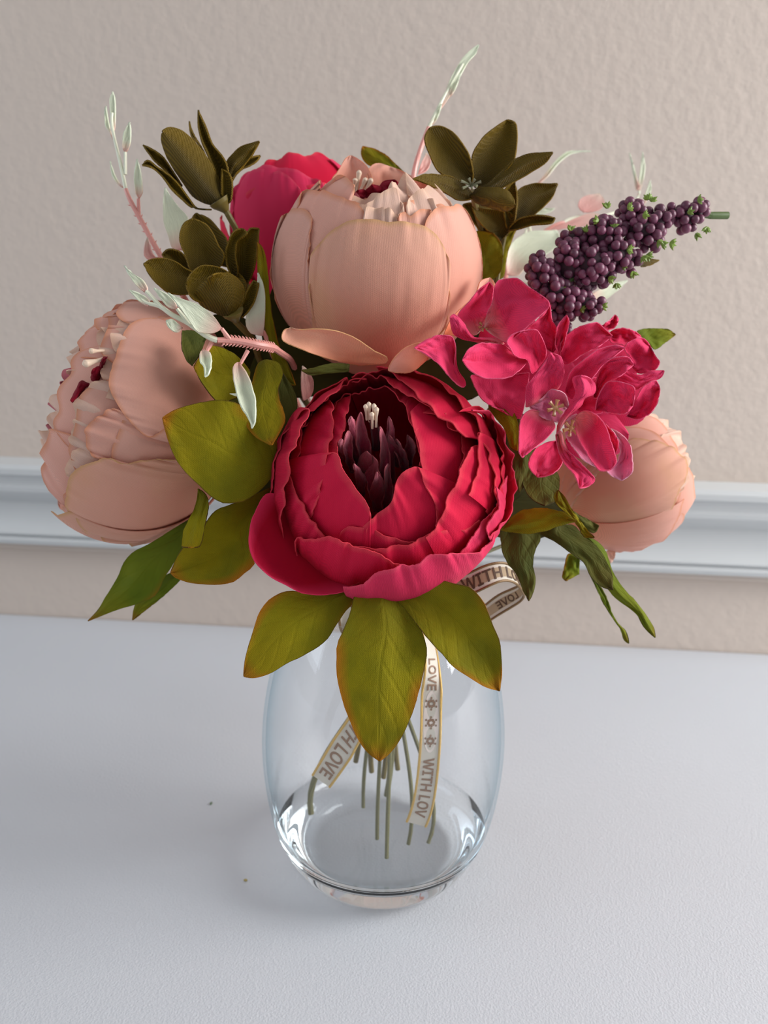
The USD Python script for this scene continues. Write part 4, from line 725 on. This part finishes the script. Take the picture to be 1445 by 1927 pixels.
for o, b, t_, st in (([(1070,490),(1090,463),(1142,490),(1147,560),(1122,640),(1104,648),(1097,580),(1072,540)], (1115,475), (1108,645), (1150,415)), ([(1293,600),(1300,565),(1335,550),(1385,620),(1432,740),(1450,850),(1448,940),(1424,998),(1400,930),(1345,840),(1315,740)], (1345,560), (1424,995), (1395,470))):
    sheet(z3(*o), z3(b)[0], z3(t_)[0], .250, .244, 'twig_leaf', tw, name='leaf', cup=-.0015, nt=20, nw=9, thick=.0005, wob=.0004)
    obj('leaf_stalk', px_tube([z3(b)[0]+(.250,), z3(st)[0]+(.2515,)], [.0006, .0008], n=6), 'twig_pink', tw)
obj('barb', px_tube([z3((1320,770))[0]+(.247,), z3((1272,762))[0]+(.247,)], [.0006, .0001], n=5), 'twig_cream', tw)
twig('pink and cream twig peeping out between the left rosette and the peach bud', S(z5, (1250,1890,.285),(1225,1820,.281),(1200,1760,.278)), [
    ([(1160,1345),(1200,1430),(1213,1530),(1208,1700),(1195,1792),(1120,1782),(1072,1700),(1090,1600),(1150,1500)], (1190,1792), (1160,1348), .278, .272),
    (Zp := [(1440+40,2010),(1530,2060),(1560,2130),(1540,2220),(1490,2260),(1470,2140)], (1545,2200), (1478,2012), .280, .272, dict(m='twig_leaf_pink'))], z5, 1.0)
twig('thin pink twig with a long cream tip rising highest behind the top peach peony', S(z6, (60,680,.330),(38,600,.330),(50,520,.330),(75,440,.330),(105,360,.331),(135,300,.331),(165,240,.332),(210,160,.333),(250,90,.333)), [
    ([(300,20),(318,10),(310,40),(275,80),(225,170),(180,250),(150,290),(165,240),(200,150),(255,60)], (155,285), (312,14), .332, .334),
    ([(110,350),(130,320),(150,270),(160,262),(150,300),(125,345)], (115,350), (155,265), .331, .330),
    ([(205,180),(225,160),(240,130),(222,190),(205,220),(190,235)], (192,232), (236,136), .333, .330),
    ([(60,560),(75,510),(95,470),(115,500),(100,540)], (65,555), (100,475), .331, .334, dict(m='twig_leaf_pink'))], z6, .6)
twig('blurred cream twig at the right rear, above the purple spike', S(z6, (430,1010,.385),(470,900,.385),(560,830,.39),(610,795,.39),(680,765,.392),(760,740,.395),(850,735,.397),(940,700,.40),(985,670,.40),(1000,630,.40)), [
    ([(740,690),(755,660),(830,643),(852,680),(830,712),(765,722)], (760,722), (845,655), .392, .395, dict(m='twig_leaf_pink')),
    ([(620,800),(700,760),(800,725),(850,735),(820,770),(720,785)], (625,800), (850,735), .388, .390, dict(m='twig_leaf_pink')),
    ([(958,468),(975,520),(990,580),(1000,610),(990,630),(975,560)], (996,620), (960,470), .40, .402),
    ([(1014,465),(1024,530),(1010,610),(995,650),(998,590)], (996,645), (1015,468), .40, .402),
    ([(1046,585),(1052,620),(1035,665),(1020,690),(1028,640)], (1022,688), (1047,588), .40, .40, dict(stalk=(985,672,.40))),
    ([(560,610),(600,560),(650,498),(710,460),(795,462),(720,470),(660,510),(610,570)], (570,605), (792,463), .385, .39, dict(fold=0, stalk=(500,870,.386))),
    ([(432,905),(470,840),(560,798),(650,798),(662,850),(600,902),(520,952),(480,992),(438,985)], (450,985), (655,805), .375, .38, dict(cup=-.003)),
    ([(790,1075),(830,1050),(900,1020),(950,1010),(900,1060),(830,1100)], (795,1085), (948,1012), .36, .365, dict(stalk=(440,1005,.384))),
    ([(520,730),(560,700),(640,705),(620,720),(560,735)], (525,732), (638,706), .38, .38, dict(stalk=(540,815,.388)))], z6, .5)

# ------------------------------------------------------------------ printed ribbon
rb_ = thing('ribbon', 'cream organza ribbon with gold edges and printed lettering tied round the stems', 'ribbon', loc=NECK)
class Band:
    """A ribbon along points (x, y, distance) with half-width vectors (dx, dy, dd) in picture units; gives points at (length s in metres, across c in -1..1)."""
    def __init__(b, rows):
        c = np.array([at(*r_[:3]) for r_ in rows]); w = np.array([at(r_[0]+r_[3], r_[1]+r_[4], r_[2]+(r_[5] if len(r_) > 5 else 0)) for r_ in rows]) - c
        s = np.r_[0, np.cumsum(np.linalg.norm(np.diff(c, axis=0), axis=1))]; from scipy.interpolate import PchipInterpolator
        b.L = s[-1]; b.c = [CubicSpline(s, c[:,k_]) for k_ in range(3)]; b.w = [PchipInterpolator(s, w[:,k_]) for k_ in range(3)]
    def pt(b, s, c, lift=0.0):
        s = np.asarray(s, float); c = np.asarray(c, float); s = np.clip(s, 0, b.L)
        C = np.stack([f_(s) for f_ in b.c], -1); Wd = np.stack([f_(s) for f_ in b.w], -1)
        p = C + Wd*c[..., None]
        if np.any(lift):
            T = np.stack([f_(s, 1) for f_ in b.c], -1); n = unit(np.cross(T, Wd)); n = n*np.where(np.sum(n*(CAM-p), -1, keepdims=True) > 0, 1, -1); p = p + n*lift
        return p
def grid(P):
    n, m_ = P.shape[:2]; i = np.arange(n*m_).reshape(n, m_); a, b, c, d = i[:-1,:-1].ravel(), i[1:,:-1].ravel(), i[1:,1:].ravel(), i[:-1,1:].ravel()
    return P.reshape(-1,3), np.vstack([np.column_stack([a,b,c]), np.column_stack([a,c,d])])
def strip(b, c0, c1, lift, s0=0, s1=None, n=70, m_=7):
    s = np.linspace(s0, s1 if s1 is not None else b.L, n); A = b.pt(s[:,None]+np.zeros(m_), np.linspace(c0, c1, m_)[None]+np.zeros((n,1)), lift)
    B_ = b.pt(s[:,None]+np.zeros(m_), np.linspace(c0, c1, m_)[None]+np.zeros((n,1)), lift-.00016 if lift else .0)
    return A
def ribbon_part(name, rows, body='ribbon_cream', text=None, medallion=None, edges=True, label=None, band=None, edge_mat='gold', ink='ink'):
    b = Band(rows); s = np.linspace(0, b.L, 80); m_ = 9; c = np.linspace(-1, 1, m_)
    P = b.pt(s[:,None]+np.zeros(m_), c[None]+np.zeros((80,1))); pet = np.zeros((80, m_, 3)); mesh, PV = build_sheet(P, pet, .00015)
    path = obj(name, mesh, body, rb_, smooth=True, label=label)
    if edges:
        for cc_ in (-.93, .93):
            pts = b.pt(s, np.full(80, cc_), .00005); obj('gold_edge', tube(pts, .00050, 6, False), edge_mat, path, label='glittering gold edge cord')
    if band:
        A, T_ = grid(b.pt(s[:,None]+np.zeros(m_), c[None]*band+np.zeros((80,1)), .00012)); obj('printed_band', (A, T_), 'ribbon_band', path)
    for tx, s0, h, flip in (text or []):
        tm = meshkit.text_mesh(tx, h, .0001, True); tm = tm.subdivide_to_size(h*.35) if False else tm; v = np.array(tm.vertices); v[:,1] -= h/2
        half = .0038
        ss, cc_ = s0 + v[:,0], -v[:,1]/half*flip
        obj('lettering', (b.pt(ss, cc_, (.00018+v[:,2])[:,None]), tm.faces), ink, path)
    if medallion:
        s0, hs, hc = medallion; th = np.linspace(0, 2*np.pi, 40, endpoint=False); half = .0038
        def disc(s_, c_, rs, rc, lift, n=20):
            th = np.linspace(0, 2*np.pi, n, endpoint=False); pp = b.pt(np.r_[s_, s_+rs*np.cos(th)], np.r_[c_, c_+rc*np.sin(th)/half], lift); return pp, np.array([(0, 1+i, 1+(i+1) % n) for i in range(n)])
        obj('medallion', disc(s0, 0, hs, hc, .00014, 40), 'medallion', path, label='pale oval printed with a small flower')
        vs = []
        for cs in (-.6, 0, .6):
            for i in range(8):
                a = i*math.pi/4+.2; q = disc(s0+hs*cs+.0011*math.cos(a), .0011*math.sin(a)/half, .00060, .00046, .0002, 10); vs.append(trimesh.Trimesh(*q, process=False))
            for i in range(6):
                a = i*math.pi/3; q = disc(s0+hs*cs+.0021*math.cos(a), .0021*math.sin(a)/half, .00045, .00036, .0002, 8)
                if abs(cs*hs+.0021*math.cos(a)) < hs*.92: vs.append(trimesh.Trimesh(*q, process=False))
        obj('flower_print', trimesh.util.concatenate(vs), ink, path)
    return b
plain('ribbon_band', (.46,.34,.21), 0.7)
ribbon_part('tail', [(800,1165,.292,9,0,.010),(806,1200,.290,10,0,.008),(813,1260,.287,14,0,.003),(812,1310,.286,19.5,0),(811,1360,.286,19.5,0),(808,1420,.288,19.5,0),(803,1470,.291,19.5,2),(794,1520,.295,19.5,4),(783,1551,.298,19,5)],
            text=[('LOVE', .0145, .0034, -1), ('WITH LOV', .0525, .0038, -1)], medallion=(.0385, .0118, .0029), label='ribbon tail hanging inside the glass')
ribbon_part('tail', [(722,1240,.284,16,12),(706,1300,.285,16,14),(664,1377,.289,13,20),(640,1415,.291,18,16),(604,1470,.295,17,12)], text=[('WITH LOVE', .0205, .0042, -1)], label='second ribbon tail slanting down left')
ribbon_part('loop', S(zC, (300,420,.285)) and [zC((380,340))[0]+(.283,7,19), zC((480,310))[0]+(.281,6.5,19), zC((620,272))[0]+(.279,6.2,19.5), zC((720,225))[0]+(.278,6.0,19.5), zC((850,178))[0]+(.279,4.6,18.3), zC((950,180))[0]+(.282,3,17.4), zC((1015,230))[0]+(.286,4,15), zC((1052,300))[0]+(.291,5,12), zC((1060,352))[0]+(.297,6,11.5), zC((1010,390))[0]+(.301,8,13), zC((900,450))[0]+(.304,9,14.5), zC((760,545))[0]+(.306,7,14), zC((600,640))[0]+(.300,6,14)],
            text=[('WITH LOVE', .0064, .0042, 1), ('LOVE', .048, .003, 1)], band=.5, edge_mat='gold_dark', ink='ink_dark', label='ribbon loop standing out to the right')
ribbon_part('loop', [(722,1178,.284,2,16),(690,1165,.283,2,17),(652,1160,.284,3,20,.004),(642,1185,.288,4,18,.006),(652,1212,.291,3,16,.003),(700,1200,.292,2,15)], edge_mat='gold_dark', label='small ribbon loop at the left of the knot')
kn = trimesh.creation.icosphere(3, 1.0); kv = kn.vertices*np.array([.0085, .0065, .0055]); kv = kv*(1+.12*np.sin(kv[:,[2]]*1500)); obj('knot', (kv + NECK + np.array([0, -.004, 0]), kn.faces), 'ribbon_cream', rb_, smooth=True)

# ------------------------------------------------------------------ crumbs on the table
for x, y, m_, lab, sx in ((397, 1513, 'crumb_green', 'tiny green fleck lying on the white table left of the vase', (.0005,.0012,.0004)), (462, 1658, 'crumb_tan', 'tiny tan crumb lying on the white table in front left of the vase', (.0008,.0006,.0005))):
    c = on_plane(x, y, 0.0); q = trimesh.creation.icosphere(2, 1.0); v = q.vertices*(1+.3*(meshkit.noise(q.vertices*2+5)[:,None]-.5))*np.array(sx); v[:,2] -= v[:,2].min()
    t = thing('crumb', lab, 'crumb', loc=c); obj('fleck', (v+c, q.faces), m_, t, smooth=True)
